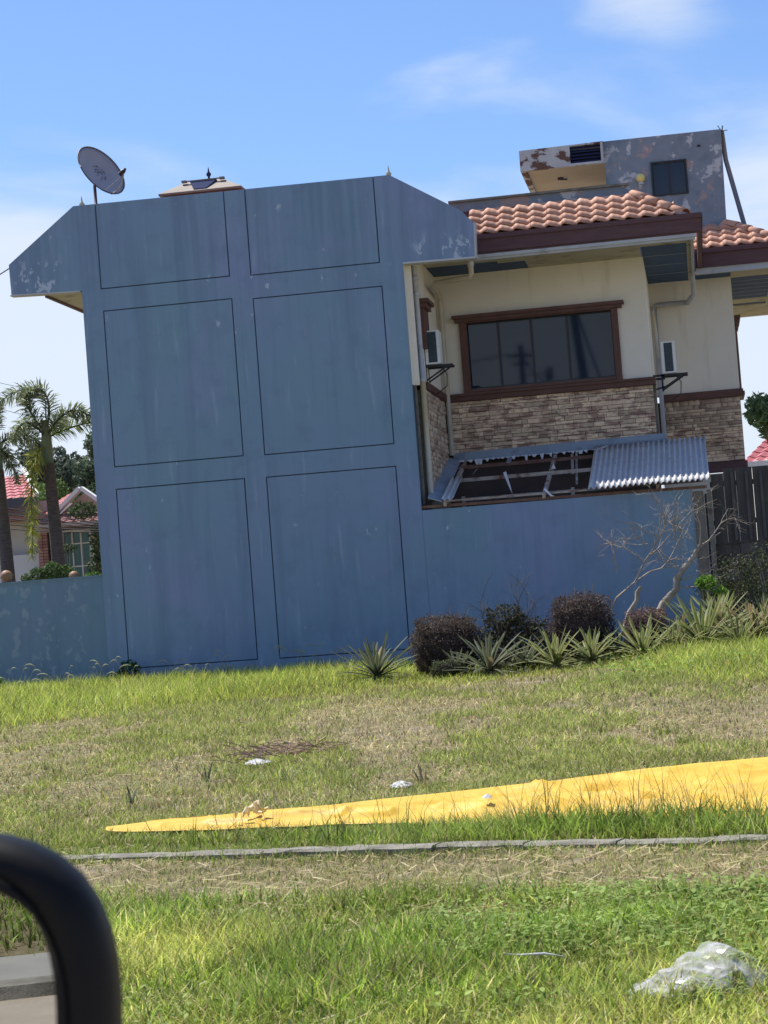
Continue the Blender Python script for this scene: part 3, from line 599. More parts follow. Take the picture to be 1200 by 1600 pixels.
MB().tube([(1.0, 40.1, 9.2), (1.02, 40.0, 9.33)], 0.012, 5).tube([(0.98, 40.1, 9.25), (1.10, 40.0, 9.24)], 0.01, 5).tube([(1.0, 40.1, 9.25), (0.93, 40.1, 9.36)], 0.008, 5).build('rebar_end', M['black'], H)
# wall-hung pipes
pb = lambda pts, r, m='pipe', name='downpipe': MB().tube(pts, r, 10).build(name, M[m], H, True)
pb([(-4.185, 33.38, 6.22), (-4.185, 33.38, 4.35)], 0.045, 'white'); pb([(-4.185, 33.38, 4.4), (-4.185, 33.33, 2.46)], 0.047)
for z in (6.0, 5.75, 4.36): MB().tube([(-4.185, 33.38, z), (-4.185, 33.38, z + .05)], 0.056, 10).build('pipe_collar', M['white'], H)
pb([(-3.38, 34.46, 6.44), (-3.38, 34.46, 6.18), (-3.42, 34.5, 6.13), (-3.50, 34.55, 6.13), (-4.03, 34.75, 6.12), (-4.08, 34.9, 6.10), (-4.11, 36.0, 6.06), (-4.11, 36.06, 6.0), (-4.11, 36.06, 3.32)], 0.045)
MB().tube([(-3.38, 34.46, 6.30), (-3.38, 34.46, 6.36)], 0.056, 10).build('pipe_collar', M['pipe'], H)
pb([(0.23, 38.7, 6.44), (0.22, 38.7, 6.02), (0.18, 38.75, 6.0), (0.1, 39.5, 6.0), (0.0, 39.58, 6.02), (-0.48, 39.58, 6.02), (-0.52, 39.56, 5.98), (-0.52, 39.56, 3.3)], 0.045, 'white')
pb([(-0.54, 38.2, 5.75), (-0.51, 38.3, 5.4), (-0.51, 38.3, 4.9)], 0.03)
box('corner_board', -0.6, -0.555, 36.3, 36.42, 3.2, 4.25, M['concrete'], H)

# ------------------------------------------------------------------ boundary walls
bw = thing('boundary_wall', 'low blue green boundary wall running left from the firewall, two brown balls on top', 'wall', (-11.5, 33, 0))
box('wall_face', -15, -9.572, 33.0, 33.16, -0.4, 1.66, M['teal'], bw); box('coping', -15, -9.575, 32.985, 33.18, 1.66, 1.685, M['teal'], bw)
bw2 = thing('boundary_wall', 'low blue boundary wall under the broken lean-to roof, right of the firewall', 'wall', (-2, 33, 0))
box('wall_face', -4.308, -0.08, 33.004, 33.16, -0.4, 2.30, M['blue'], bw2)
post = thing('concrete_post', 'old mottled post at the corner where the blue wall meets the dark fence', 'post', (0.06, 33, 0))
box('shaft', -0.075, 0.09, 32.98, 33.15, -0.2, 2.25, M['post'], post, 0.01); box('shaft_strip', 0.10, 0.135, 33.03, 33.1, -0.2, 2.2, M['black'], post); box('side_stud', 0.14, 0.21, 33.0, 33.1, 0, 2.26, M['post'], post)
# dark fence on hollow blocks
fe = thing('board_fence', 'tall dark weathered board fence with pale battens at the right edge', 'fence', (1.2, 33.2, 1.4))
x = 0.22
while x < 3.2:
    wd = random.uniform(0.16, 0.26); zt = 2.55 + random.uniform(-.03, .03) + (x < .3) * -.05
    box('board', x, x + wd - .008, 33.14, 33.155 + random.uniform(0, .01), 1.40, zt, M['board'], fe); x += wd
for x in (0.52, 0.74, 0.96, 1.55, 2.2): MB().box(x, x + .045, 33.11, 33.139, 1.45, 2.5).build('batten', M['batten'], fe)
box('rail', 0.2, 3.2, 33.23, 33.28, 1.7, 1.78, M['board'], fe); box('rail', 0.2, 3.2, 33.23, 33.28, 2.3, 2.38, M['board'], fe)
blk = thing('block_wall', 'rough dark hollow block wall under the board fence', 'wall', (1.2, 33.2, 0))
for r in range(7):
    for k in range(8):
        x0 = 0.18 + k * 0.405 - (0.2 if r % 2 else 0); x1 = x0 + 0.393; x0 = max(x0, 0.18)
        if x1 - x0 > .05: MB().box(x0, x1, 33.16 - random.uniform(0, .012), 33.34, r * 0.205, r * 0.205 + .193).build('block', M['block'], blk, bevel=0)
box('mortar', 0.185, 3.2, 33.18, 33.32, -.2, 1.40, M['darkint'], blk)

# ------------------------------------------------------------------ lean-to roof
lt = thing('lean_to_roof', 'broken lean-to roof with corrugated sheets left only at its right end', 'roof', (-2, 34.5, 2.4))
def plane_z(y): return 2.40 + (y - 32.85) * (3.24 - 2.40) / (36.1 - 32.85)
def corr(x0, x1, y0, y1, pitch=0.0865, amp=0.021, dz=0.0, sag=0.0, name='roofing_sheet'):
    n = int((x1 - x0) / pitch * 8); V = []; rows = 6
    for j in range(rows + 1):
        y = y0 + (y1 - y0) * j / rows
        for k in range(n + 1):
            xx = x0 + (x1 - x0) * k / n; V.append((xx + 0.0, y, plane_z(y) + amp * math.sin(2 * math.pi * (xx) / pitch) + dz + sag * math.sin(math.pi * (xx - x0) / (x1 - x0)) * (1 - j / rows)))
    F = [(j * (n + 1) + k, j * (n + 1) + k + 1, (j + 1) * (n + 1) + k + 1, (j + 1) * (n + 1) + k) for j in range(rows) for k in range(n)]
    o = mesh_obj(name, V, F, M['zinc'], lt, True); md = o.modifiers.new('thick', 'SOLIDIFY'); md.thickness = 0.002
    return o
for a, b, d_ in ((-1.67, -1.02, 0.0), (-1.06, -0.42, .006), (-0.46, 0.20, .0)): 
    s_ = corr(a, b, 32.80, 36.12, dz=0.035 + d_, sag=-.004)
    for yy in (33.1, 34.45, 35.6):
        mb = MB(); x = a + .06
        while x < b - .02: mb.lathe([(0, .012), (.008, .01), (.011, 0), (.011, -.01)], (x, yy + random.uniform(-.02, .02), plane_z(yy) + 0.035 + d_ + .014), 6); x += 0.167
        mb.build('screw_row', M['rust'], s_)
corr(-3.98, -3.78, 32.85, 34.5, dz=0.03)
# sloping flashing along the side wall
MB().add([(-4.19, 32.95, 2.50), (-3.97, 32.95, 2.42), (-3.97, 36.1, 3.22), (-4.19, 36.1, 3.30), (-4.19, 32.95, 2.48), (-3.97, 32.95, 2.40), (-3.97, 36.1, 3.20), (-4.19, 36.1, 3.28)],
         [(0, 1, 2, 3), (4, 7, 6, 5), (0, 4, 5, 1), (2, 6, 7, 3), (0, 3, 7, 4), (1, 5, 6, 2)]).build('flashing', M['flash'], lt)
MB().add([(-4.1, 36.14, 3.20), (-0.45, 36.14, 3.24), (-0.45, 36.17, 3.40), (-4.1, 36.17, 3.36), (-4.1, 36.0, 3.19), (-0.45, 36.0, 3.22)], [(0, 1, 2, 3), (4, 5, 1, 0)]).build('flashing', M['flash'], lt)
MB().bar((-4.3, 33.05, 2.35), (0.15, 33.05, 2.31), 0.10, 0.045).build('front_beam', M['rustred'], lt)
MB().bar((-3.95, 33.0, 2.415), (-1.7, 33.0, 2.405), 0.04, 0.025).build('front_beam', M['rust'], lt)
for y, m_ in ((34.5, 'rust'), (35.55, 'rustred')): MB().bar((-3.97, y, plane_z(y) - .03), (0.1, y, plane_z(y) - .03), 0.05, 0.06).build('purlin', M[m_], lt)
MB().bar((-3.9, 33.9, plane_z(33.9) - .22), (0.1, 33.9, plane_z(33.9) - .22), 0.04, 0.05).build('purlin', M['rust'], lt)
for x in (-3.93, -2.37, -0.6): MB().bar((x, 32.95, plane_z(32.95) - .06), (x + .03, 36.1, plane_z(36.1) - .06), 0.05, 0.07).build('rafter', M['rust'], lt)
MB().bar((-1.98, 34.5, plane_z(34.5) - .06), (-2.06, 36.1, plane_z(36.1) - .06), 0.045, 0.04).build('rafter', M['rust'], lt)
MB().bar((-1.90, 34.0, plane_z(34.5) - .26), (-1.98, 36.1, plane_z(36.1) - .02), 0.035, 0.03).build('rafter', M['rust'], lt)
MB().bar((-3.1, 35.5, plane_z(35.5)), (-3.12, 36.1, plane_z(36.1) - .03), 0.07, 0.02).build('rafter', M['flash'], lt)
for x in (-3.7, -1.95): MB().bar((x, 33.6, 0), (x, 33.6, plane_z(33.6) - .1), 0.05, 0.05).build('prop', M['rust'], lt)
# torn scraps of old sheet
sc = MB(); x = -4.0
while x < -1.6:
    w_ = random.uniform(.04, .11); h_ = random.uniform(.02, .07) * (2.0 if random.random() < .2 else 1); y = 35.98
    sc.add([(x, y, 3.215), (x + w_, y, 3.22), (x + w_ * random.uniform(.5, .9), y - .03, 3.22 - h_), (x + w_ * random.uniform(.1, .4), y - .05, 3.22 - h_ * random.uniform(.4, 1)),
            (x, y + .006, 3.215), (x + w_, y + .006, 3.22)], [(0, 3, 2, 1), (4, 5, 1, 0)]); x += w_ * random.uniform(.8, 1.6)
sc.build('torn_edge', M['torn'], lt)
def scrap(pts):
    V = [Vector(p) for p in pts]; V2 = [v + Vector((0, .006, .002)) for v in V]; n = len(V)
    MB().add(V + V2, [tuple(range(n)), tuple(reversed(range(n, 2 * n)))] + [(i, (i + 1) % n, (i + 1) % n + n, i + n) for i in range(n)]).build('hanging_scrap', M['torn'], lt)
scrap([(-3.11, 34.42, 2.86), (-3.06, 34.42, 2.88), (-2.99, 34.3, 2.6), (-2.97, 34.25, 2.5), (-3.02, 34.28, 2.62)])
scrap([(-2.37, 33.0, 2.47), (-2.34, 33.0, 2.49), (-2.24, 32.9, 2.37), (-2.20, 32.9, 2.35), (-2.26, 32.9, 2.35)])
scrap([(-3.62, 34.45, 2.87), (-3.60, 34.4, 2.89), (-3.53, 34.6, 2.98), (-3.56, 34.6, 2.96)])
scrap([(-2.32, 34.45, 2.86), (-2.28, 34.45, 2.95), (-2.25, 34.5, 2.86)])
scrap([(-1.70, 35.9, 3.20), (-1.45, 35.9, 3.26), (-1.42, 35.8, 3.24), (-1.6, 35.8, 3.18)])

# ------------------------------------------------------------------ air conditioners
def aircon(x, y, z, label, nm):
    """outdoor unit, flank facing the camera"""
    t = thing('air_conditioner', label, 'air conditioner', (x, y, z - .1), 'outdoor air conditioner units on brackets')
    b = box('casing', x, x + .24, y + .012, y + .36, z, z + .55, M['ac'], t, 0.008)
    MB().box(x, x + .045, y, y + .012, z, z + .55).box(x + .195, x + .24, y, y + .012, z, z + .55).box(x + .045, x + .195, y, y + .012, z, z + .025).box(x + .045, x + .195, y, y + .012, z + .525, z + .55).build('end_frame', M['ac'], b)
    g = box('grille', x + .05, x + .19, y + .004, y + .012, z + .025, z + .525, M['acdark'], b)
    for k in range(12): box('fin', x + .052, x + .188, y - .001, y + .004, z + .04 + k * .041, z + .048 + k * .041, M['acdark'], b)
    br = MB()
    for yy in (y + .05, y + .36):
        br.bar((x - .03, yy, z - .03), (x + .42, yy, z - .03), 0.03, 0.035).bar((x - .02, yy, z - .26), (x + .34, yy, z - .045), 0.025, 0.025).bar((x - .02, yy, z - .28), (x - .02, yy, z), 0.03, 0.03)
    br.bar((x + .41, y + .05, z - .03), (x + .41, y + .36, z - .03), 0.03, 0.03)
    br.build('bracket', M['black'], t)
    MB().tube([(x + .2, y + .3, z), (x + .3, y + .25, z - .15), (x + .28, y + .3, z - .35), (x + .1, y + .4, z - .45)], 0.009, 6).build('drain_hose', M['black'], t)
    return t
a1 = aircon(-4.185, 34.0, 4.70, 'grey and white air conditioner on a black bracket beside the firewall edge', 1)
box('wall_box', -4.19, -4.12, 35.3, 35.5, 3.75, 3.95, M['pipe'], H)
a2 = aircon(-0.425, 36.75, 4.47, 'white edged air conditioner on a bracket in the corner right of the big window', 2)
MB().bar((-0.6, 36.8, 4.44), (-0.4, 36.8, 4.44), 0.03, .035).bar((-0.6, 37.4, 4.44), (-0.4, 37.4, 4.44), .03, .035).bar((-0.6, 36.8, 4.2), (-0.4, 36.8, 4.24), .03, .03).build('bracket', M['black'], a2)

# ------------------------------------------------------------------ satellite dish
ds = thing('satellite_dish', 'grey oval satellite dish on a short mast on top of the firewall', 'satellite dish', (-9.26, 33.12, 7.66))
dn = Vector((0.78, -0.44, 0.46)).normalized(); dc = Vector((-9.14, 33.12, 8.25))
da = dn.cross(Vector((0, 0, 1))).normalized(); db = da.cross(dn).normalized()
def dishpt(r, th, dz=0.0): return dc + (da * math.cos(th) * 0.46 + db * math.sin(th) * 0.475) * r + dn * (0.085 * (r * r - 1) + dz)
V = []; F = []; RR, NN = 7, 40
for i in range(RR + 1):
    for k in range(NN): V.append(dishpt(i / RR + 1e-4, 2 * math.pi * k / NN))
for i in range(RR):
    for k in range(NN): F.append((i * NN + k, i * NN + (k + 1) % NN, (i + 1) * NN + (k + 1) % NN, (i + 1) * NN + k))
rf = mesh_obj('reflector', V, F, M['dish'], ds, True); md = rf.modifiers.new('thick', 'SOLIDIFY'); md.thickness = 0.006; md.offset = -1
MB().tube([dishpt(1.0, 2 * math.pi * k / NN) for k in range(NN + 1)], 0.011, 6).build('rim', M['dishedge'], rf, True)
mb = MB()
def disc(c_r, c_t, rad, sx=1, sy=1, rot=0):
    c = dishpt(c_r, c_t, 0.004); V = [c + (da * math.cos(t + rot) * rad * sx + db * math.sin(t + rot) * rad * sy) for t in [2 * math.pi * k / 8 for k in range(8)]]; mb.add(V, [tuple(range(8))])
for k in range(9): disc(0.30, 2.3 + k * 0.36 - 1.2, 0.010 + 0.006 * (k % 3))
for r_, t_, s_ in ((0.12, 0.5, .022), (0.05, 2.0, .03), (0.16, 2.8, .018), (.2, 4.1, .016), (.24, 4.6, .02), (.32, 4.9, .014), (.4, 5.0, .012), (.18, 5.6, .014)): disc(r_, t_, s_, 1, .6, t_)
for a_ in range(10):   # crescent stroke
    disc(0.17, 1.0 + a_ * 0.25, 0.011)
mb.build('emblem', mat('dish_print', (0.11, 0.11, 0.15), rough=0.6), rf)
MB().tube([(-9.27, 33.12, 7.66), (-9.27, 33.12, 8.0), (-9.25, 33.14, 8.12)], 0.026, 8).build('mast', M['dishedge'], ds, True)
bp_ = dishpt(0.98, -math.pi / 2)
lnb = dc + dn * 0.38 - db * 0.32
MB().tube([bp_ - dn * .02, bp_ + dn * 0.10 - db * .03, bp_ + dn * .26 + db * .0, lnb - db * .03], 0.012, 6).build('arm', M['dish'], ds, True)
MB().tube([dishpt(1, -math.pi * .38), lnb - db * .05], 0.004, 5).build('stay_rod', M['dish'], ds)
MB().tube([lnb - dn * .07, lnb - dn * .04, lnb + dn * .03, lnb + dn * .035, lnb + dn * 0.07], [0.04, 0.042, 0.035, 0.022, 0.022], 10).build('receiver', M['black'], ds, True)
MB().tube([dishpt(.3, -1.5, -.02), dishpt(.5, -1.7, -.1), (-9.26, 33.13, 8.05)], 0.02, 6).build('back_bracket', M['dishedge'], ds)

# ------------------------------------------------------------------ balls and planter on the left wall
for x, r_, lb in ((-11.20, 0.10, 'brown terracotta ball at the far left end of the boundary wall top'), (-10.13, 0.085, 'brown terracotta ball half behind leaves near the firewall')):
    gl = [(r_ * math.sin(math.pi * k / 10) * 1, r_ - r_ * math.cos(math.pi * k / 10)) for k in range(11)]
    y_ = 33.08 if x < -11 else 33.3
    o = MB().lathe([(0, -.02), (.05, -.02), (.045, 0.0)] + gl[3:], (x, y_, 1.685 if y_ < 33.2 else 1.62), 18).build('wall_ball', M['ball'], None, True, loc=(x, y_, 1.68)); tag(o, lb, 'ornament', 'terracotta balls on the left boundary wall')
    if y_ > 33.2: MB().box(x - .1, x + .1, 33.2, 33.4, 0, 1.61).build('ball_pier', M['concrete'], o)

# ------------------------------------------------------------------ leaf helpers
def leaf_quads(C, sz, tint, asp=0.5, flat=0.0):
    """C (n,3) centres; returns verts, counts, idx, tint; diamond leaves (2 tris folded)"""
    n = len(C); d = rng.normal(size=(n, 3)); d[:, 2] *= (1 - flat); d /= np.linalg.norm(d, axis=1)[:, None]
    e = rng.normal(size=(n, 3)); e -= (e * d).sum(1)[:, None] * d; e /= np.linalg.norm(e, axis=1)[:, None]
    s = (sz * rng.uniform(.6, 1.3, n))[:, None]
    f = np.cross(d, e)
    V = np.stack([C - d * s, C + e * s * asp + f * s * .15, C + d * s, C - e * s * asp + f * s * .15], 1).reshape(-1, 3)
    return V, np.full(n, 4), np.arange(4 * n), np.repeat(tint, 4, 0)
def clumps(centers, radii, n, fill=0.35):
    k = rng.integers(0, len(centers), n); p = np.array([r_[0] * r_[1] * r_[2] if hasattr(r_, '__len__') else r_ ** 3 for r_ in radii], float) ** 0.7; p /= p.sum()
    k = rng.choice(len(centers), n, p=p); d = rng.normal(size=(n, 3)); d /= np.linalg.norm(d, axis=1)[:, None]; r = rng.uniform(fill, 1, n) ** 0.6
    R_ = np.array([r_ if hasattr(r_, '__len__') else (r_, r_, r_) for r_ in radii], float)[k]
    return np.array(centers, float)[k] + d * R_ * r[:, None], k
def tree(loc, h, crown_c, crown_r, nclump, nleaf, leaf, c1, c2, label, seed, name='leafy_tree', group=None, cr=0.45, asp=.5):
    random.seed(seed); t = thing(name, label, 'tree', loc, group)
    cs = []; rs = []; br = MB()
    top = Vector((loc[0], loc[1], h)); 
    tr = MB().tube([(loc[0], loc[1], -.1), (loc[0] + .1, loc[1], h * .4), (loc[0], loc[1], h)], [.16 * h / 5, .12 * h / 5, .06 * h / 5], 8)
    for k in range(nclump):
        d = Vector((random.gauss(0, 1), random.gauss(0, 1), random.gauss(0, 1))).normalized() * random.uniform(.3, 1)
        c = Vector(crown_c) + Vector((d.x * crown_r[0], d.y * crown_r[1], d.z * crown_r[2])); cs.append(c); rs.append(cr * random.uniform(.6, 1.25))
        b0 = Vector((loc[0], loc[1], h * random.uniform(.45, 1.0))); br.tube([b0, (b0 + c) / 2 + Vector((0, 0, -.1)), c], [.05, .03, .01], 5, False)
    tr.build('trunk', M['barkbrown'], t, True); br.build('limbs', M['barkbrown'], t, True)
    C, k = clumps(cs, rs, nleaf); tt = rng.uniform(0, 1, nleaf) * .7 + rng.uniform(0, 1, len(cs))[k] * .3
    V, ct, ix, tn = leaf_quads(C, np.full(nleaf, leaf), mixc(c1, c2, tt), asp); np_mesh('crown', V, ct, ix, M['leafattr'], tn, t)
    return t
# trees beyond the left boundary wall
tree((-22.8, 75, 0), 6.2, (-23.4, 75, 6.4), (1.9, 2, 1.1), 26, 5200, .11, (0.05, 0.07, 0.05), (0.16, 0.19, 0.14), 'dark open crowned tree behind the fat palm, sky showing through', 1, cr=.5)
tree((-21.0, 72, 0), 5.5, (-20.7, 72, 6.0), (1.2, 2, 1.6), 18, 4200, .11, (0.05, 0.075, 0.05), (0.15, 0.20, 0.12), 'dark leafy tree touching the firewall edge above the red gable', 2, cr=.48)
tree((-21.9, 68, 0), 4.2, (-21.9, 68, 4.9), (2.0, 1.5, .5), 12, 5000, .10, (0.08, 0.13, 0.04), (0.20, 0.28, 0.09), 'light green low tree just above the left house roof', 3, cr=.5)
tree((-19.6, 70, 0), 4.0, (-19.8, 70, 5.1), (.7, 1, .5), 8, 3000, .10, (0.06, 0.10, 0.06), (0.14, 0.19, 0.10), 'small rounded tree between the palm trunk and the red gable', 4, cr=.45)
# right: mango tree
tree((1.9, 45, 0), 4.0, (1.62, 44.6, 4.15), (.42, .6, .45), 13, 1500, .10, (0.10, 0.20, 0.08), (0.36, 0.50, 0.28), 'glossy dark green leafy tree at the right edge beside the house corner', 5, cr=.26, asp=.3)

# ------------------------------------------------------------------ palms
def bez(p, n):
    p = [Vector(q) for q in p]; out = []
    for i in range(n + 1):
        t = i / n; q = p[:]
        while len(q) > 1: q = [q[j] * (1 - t) + q[j + 1] * t for j in range(len(q) - 1)]
        out.append(q[0])
    return out
def frond(parent, ctrl, n, ll, c1, c2, droop=.35):
    pts = bez(ctrl, 14); V = []; ct = []; ix = []; tn = []
    mb = MB().tube(pts, [.03 - .0018 * i for i in range(15)], 5, False)
    V = [tuple(v) for v in mb.v]; tn = [c1] * len(V); 
    for f in mb.f: ct.append(4); ix += f
    for k in range(n):
        t = random.uniform(.08, 1); i = min(int(t * 14), 13); fr = t * 14 - i; p = pts[i].lerp(pts[i + 1], fr); d = (pts[i + 1] - pts[i]).normalized()
        r = Vector((random.gauss(0, 1), random.gauss(0, 1), random.gauss(0, 1))); r -= d * r.dot(d); r.normalize()
        L_ = ll * random.uniform(.7, 1.2) * (1 - .55 * t ** 3) ; e = (r + d * random.uniform(.35, .8)).normalized()
        tip = p + e * L_ + Vector((0, 0, -droop * L_ * random.uniform(.3, 1))); mid = p + e * L_ * .55; sd = e.cross(Vector((random.gauss(0, 1), random.gauss(0, 1), random.gauss(0, 1)))).normalized() * .013
        b = len(V); V += [tuple(p - sd * .5), tuple(p + sd * .5), tuple(mid + sd), tuple(tip), tuple(mid - sd)]; ct += [4, 3]; ix += [b, b + 1, b + 2, b + 4, b + 4, b + 2, b + 3]
        c = mixc(c1, c2, np.array(random.random())); tn += [tuple(c)] * 5
    return np_mesh('frond', V, ct, ix, M['leafattr'], np.array(tn), parent)
def palm(x, y, ztop, fr, label, seed, dx=0.0):
    random.seed(seed); t = thing('foxtail_palm', label, 'palm tree', (x, y, 0), 'foxtail palms behind the left boundary wall')
    prof = [(.15, -.1), (.155, 1.2), (.135, 2.8), (.115, ztop - .55)]
    MB().tube([(x + dx * (1 - z / ztop), y, z) for r, z in prof], [r for r, z in prof], 14).build('trunk', M['bark'], t, True)
    MB().tube([(x, y, ztop - .6), (x, y, ztop - .3), (x, y, ztop + .1), (x, y, ztop + .35)], [.115, .125, .095, .05], 14).build('crownshaft', M['bark_green'], t, True)
    for ctrl, n, ll, c1, c2 in fr: frond(t, ctrl, n, ll, c1, c2)
    MB().tube([(x + .02, y, ztop + .2), (x + .03, y, ztop + 1.0)], [.018, .006], 5).build('spear_leaf', M['bark_green'], t)
    return t
gA, gB = (0.10, 0.13, 0.06), (0.38, 0.42, 0.24); yA, yB = (0.22, 0.26, 0.04), (0.50, 0.50, 0.12)
px, py = -13.16, 42
px, py = -13.16, 42
palm(px, py, 4.8, [
    ([(px, py, 4.88), (px + .25, py, 5.68), (px + .1, py, 6.03), (-13.7, py + .1, 5.93), (-14.35, py + .2, 5.53)], 330, .34, gA, gB),
    ([(px, py, 4.88), (px - .35, py - .1, 5.38), (px - .5, py - .1, 5.73), (px - .1, py - .2, 5.78)], 300, .34, gA, gB),
    ([(px, py, 4.78), (px + .3, py - .2, 5.13), (px + .6, py - .2, 5.53), (px + 1.0, py - .2, 5.28), (px + 1.3, py - .3, 4.78)], 300, .30, gA, gB),
    ([(px, py, 4.78), (px + .4, py + .3, 4.98), (px + .9, py + .3, 5.13), (px + 1.4, py + .3, 4.98)], 260, .26, (0.06, .10, .02), (0.22, 0.28, 0.05)),
    ([(px, py - .15, 4.58), (px - .2, py - .4, 4.48), (px - .32, py - .4, 3.98), (px - .30, py - .3, 3.08), (px - .38, py - .3, 2.33)], 330, .30, yA, yB),
    ([(px, py, 4.78), (px - .2, py - .5, 5.28), (px - .3, py - .8, 5.08), (px - .4, py - 1.0, 4.68)], 200, .28, gA, gB),
    ([(px, py, 4.78), (px + .1, py + .6, 5.38), (px + .1, py + 1.2, 5.18)], 160, .28, gA, gB)], 'foxtail palm with a yellowing frond hanging beside its trunk', 21, .14)
px2 = -14.25
palm(px2, py, 4.75, [
    ([(px2, py, 4.68), (px2 + .4, py, 4.98), (px2 + .8, py, 4.98), (px2 + 1.0, py, 4.53)], 240, .28, gA, gB),
    ([(px2, py, 4.58), (px2 + .25, py - .3, 4.68), (px2 + .4, py - .3, 4.38), (px2 + .5, py - .3, 3.88)], 240, .26, gA, gB),
    ([(px2, py, 4.88), (px2 - .1, py, 5.68), (px2 - .5, py, 5.88), (px2 - 1.0, py, 5.38)], 240, .32, gA, gB),
    ([(px2, py, 4.88), (px2 + .12, py + .1, 5.48), (px2 + .1, py + .1, 5.68), (px2 - .1, py, 5.88)], 240, .2, gA, gB),
    ([(px2, py, 4.68), (px2 - .6, py, 4.98), (px2 - 1.2, py, 4.38)], 200, .3, gA, gB)], 'palm cut off by the left edge of the photo, dark trunk behind the ball', 22, .12)

# shrubs on top of / behind the left wall
def shrub(loc, boxes, n, leaf, c1, c2, label, cat='shrub', name='garden_shrub', asp=.5, stems=6, group=None, shell=False):
    t = thing(name, label, cat, loc, group); C, k = clumps([b[:3] for b in boxes], [b[3:] for b in boxes], n, 0.6 if shell else .3)
    g_ = gz(C[:, 0], C[:, 1]); C[:, 2] = np.maximum(C[:, 2], g_ + .01)
    V, ct, ix, tn = leaf_quads(C, np.full(n, leaf), mixc(c1, c2, rng.uniform(0, 1, n)), asp); np_mesh('foliage', V, ct, ix, M['leafattr'], tn, t)
    mb = MB()
    for q in range(stems):
        b = boxes[q % len(boxes)]; mb.tube([(b[0] + random.uniform(-.05, .05), b[1], max(loc[2] - .1, -.2)), (b[0] + random.uniform(-.5, .5) * b[3], b[1] + random.uniform(-.4, .4) * b[4], b[2] + b[5] * .6)], [.014, .004], 5, False)
    mb.build('stems', M['dead'], t)
    return t
shrub((-10.6, 33.5, 1.5), [(-11.0, 33.5, 1.70, .10, .15, .12), (-10.8, 33.5, 1.76, .16, .15, .16), (-10.55, 33.5, 1.82, .18, .15, .17), (-10.3, 33.5, 1.76, .16, .12, .15)], 2600, .022, (0.03, 0.06, 0.015), (0.13, 0.21, 0.07), 'bright green leafy shrub spilling above the left wall by the balls')
shrub((-9.85, 33.5, 1.5), [(-9.85, 33.5, 1.66, .2, .1, .1)], 600, .022, (0.05, 0.10, 0.02), (0.15, 0.26, 0.06), 'small low green shrub between the ball and the firewall')
shrub((-15.55, 55, 0), [(-16.35, 55, 3.9, .45, .3, .25), (-16.0, 55, 3.0, .25, .3, .6), (-16.05, 55, 2.4, .3, .3, .3)], 1500, .05, (0.03, 0.05, 0.02), (0.10, 0.15, 0.06), 'climbing shrub over the green glazed window of the far house')
shrub((-17.0, 54.5, 0), [(-17.1, 54.5, 2.1, .35, .3, .55), (-16.8, 54.5, 2.9, .35, .2, .15)], 900, .045, (0.03, 0.05, 0.02), (0.10, 0.15, 0.06), 'thin leafy shrub in front of the green glazed window')

# ------------------------------------------------------------------ far houses, left
def tile_roof(name, quad, m, parent, n, wave=.03):
    """quad: eave0, eave1, ridge1, ridge0 ; corrugated along the eave direction with stepped rows"""
    e0, e1, r1, r0 = [Vector(q) for q in quad]; V = []; F = []; rows = 8; cols = n * 4; nrm = (e1 - e0).cross(r0 - e0).normalized()
    for j in range(rows * 2):
        tj = (j // 2 + (j % 2)) / rows
        for k in range(cols + 1):
            s_ = k / cols; a = e0.lerp(e1, s_); b = r0.lerp(r1, s_); V.append(a.lerp(b, tj) + nrm * (wave * math.sin(2 * math.pi * k / 4) + (0.025 if j % 2 == 0 else 0)))
    for j in range(rows * 2 - 1):
        for k in range(cols): F.append((j * (cols + 1) + k, j * (cols + 1) + k + 1, (j + 1) * (cols + 1) + k + 1, (j + 1) * (cols + 1) + k))
    return mesh_obj(name, V, F, m, parent)
HA = thing('bungalow', 'white walled bungalow with low red roof behind the left palm', 'house', (-20, 60, 0))
box('wall', -26, -18.25, 58.3, 66, -.1, 3.98, M['hwall'], HA)
box('upper_wall', -26, -18.6, 59, 66, 3.98, 4.5, M['hwall'], HA)
tile_roof('roof', [(-27, 57.2, 4.52), (-18.35, 57.2, 4.52), (-20.2, 62, 5.5), (-27, 62, 5.5)], M['redroof'], HA, 34, .014)
box('fascia', -27, -18.3, 57.12, 57.22, 4.28, 4.52, M['fasciadark'], HA)
MB().bar((-18.32, 57.2, 4.56), (-20.2, 62, 5.66), .12, .1).build('barge_board', M['hwhite'], HA)
box('canopy', -26, -18.3, 57.6, 58.3, 3.92, 4.06, M['pinkroof'], HA)
vt = MB().box(-18.85, -18.30, 58.2, 58.3, 3.55, 3.83).build('vent_frame', M['hwhite'], HA)
for a in (-18.82, -18.56): box('vent_opening', a, a + .22, 58.18, 58.2, 3.60, 3.78, M['fasciadark'], vt)
box('gate_panel', -24, -18.55, 58.0, 58.1, 0, 2.95, M['hwhite'], HA)
HB = thing('gabled_house', 'small gabled house with bright red roof and large green glazed window', 'house', (-17.3, 58, 0))
box('wall', -18.2, -13, 58.3, 66, -.1, 3.9, M['hpink'], HB)
MB().prism([(-18.0, 4.02), (-16.4, 4.02), (-17.2, 4.62)], 58.25, 58.4).build('gable', M['hpink'], HB)
MB().bar((-18.05, 57.9, 4.02), (-17.25, 57.9, 4.70), .3, .10).bar((-16.35, 57.9, 4.02), (-17.22, 57.9, 4.70), .3, .10).build('barge_board', M['hwhite'], HB)
tile_roof('roof', [(-19.3, 59.5, 4.05), (-17.95, 57.9, 4.06), (-17.25, 58.2, 4.72), (-18.3, 60.5, 4.72)], M['redroof'], HB, 9, .02)
tile_roof('roof', [(-18.35, 56.9, 3.70), (-14.5, 56.9, 3.70), (-14.5, 58.2, 4.02), (-18.35, 58.2, 4.02)], M['pinkroof'], HB, 14, .02)
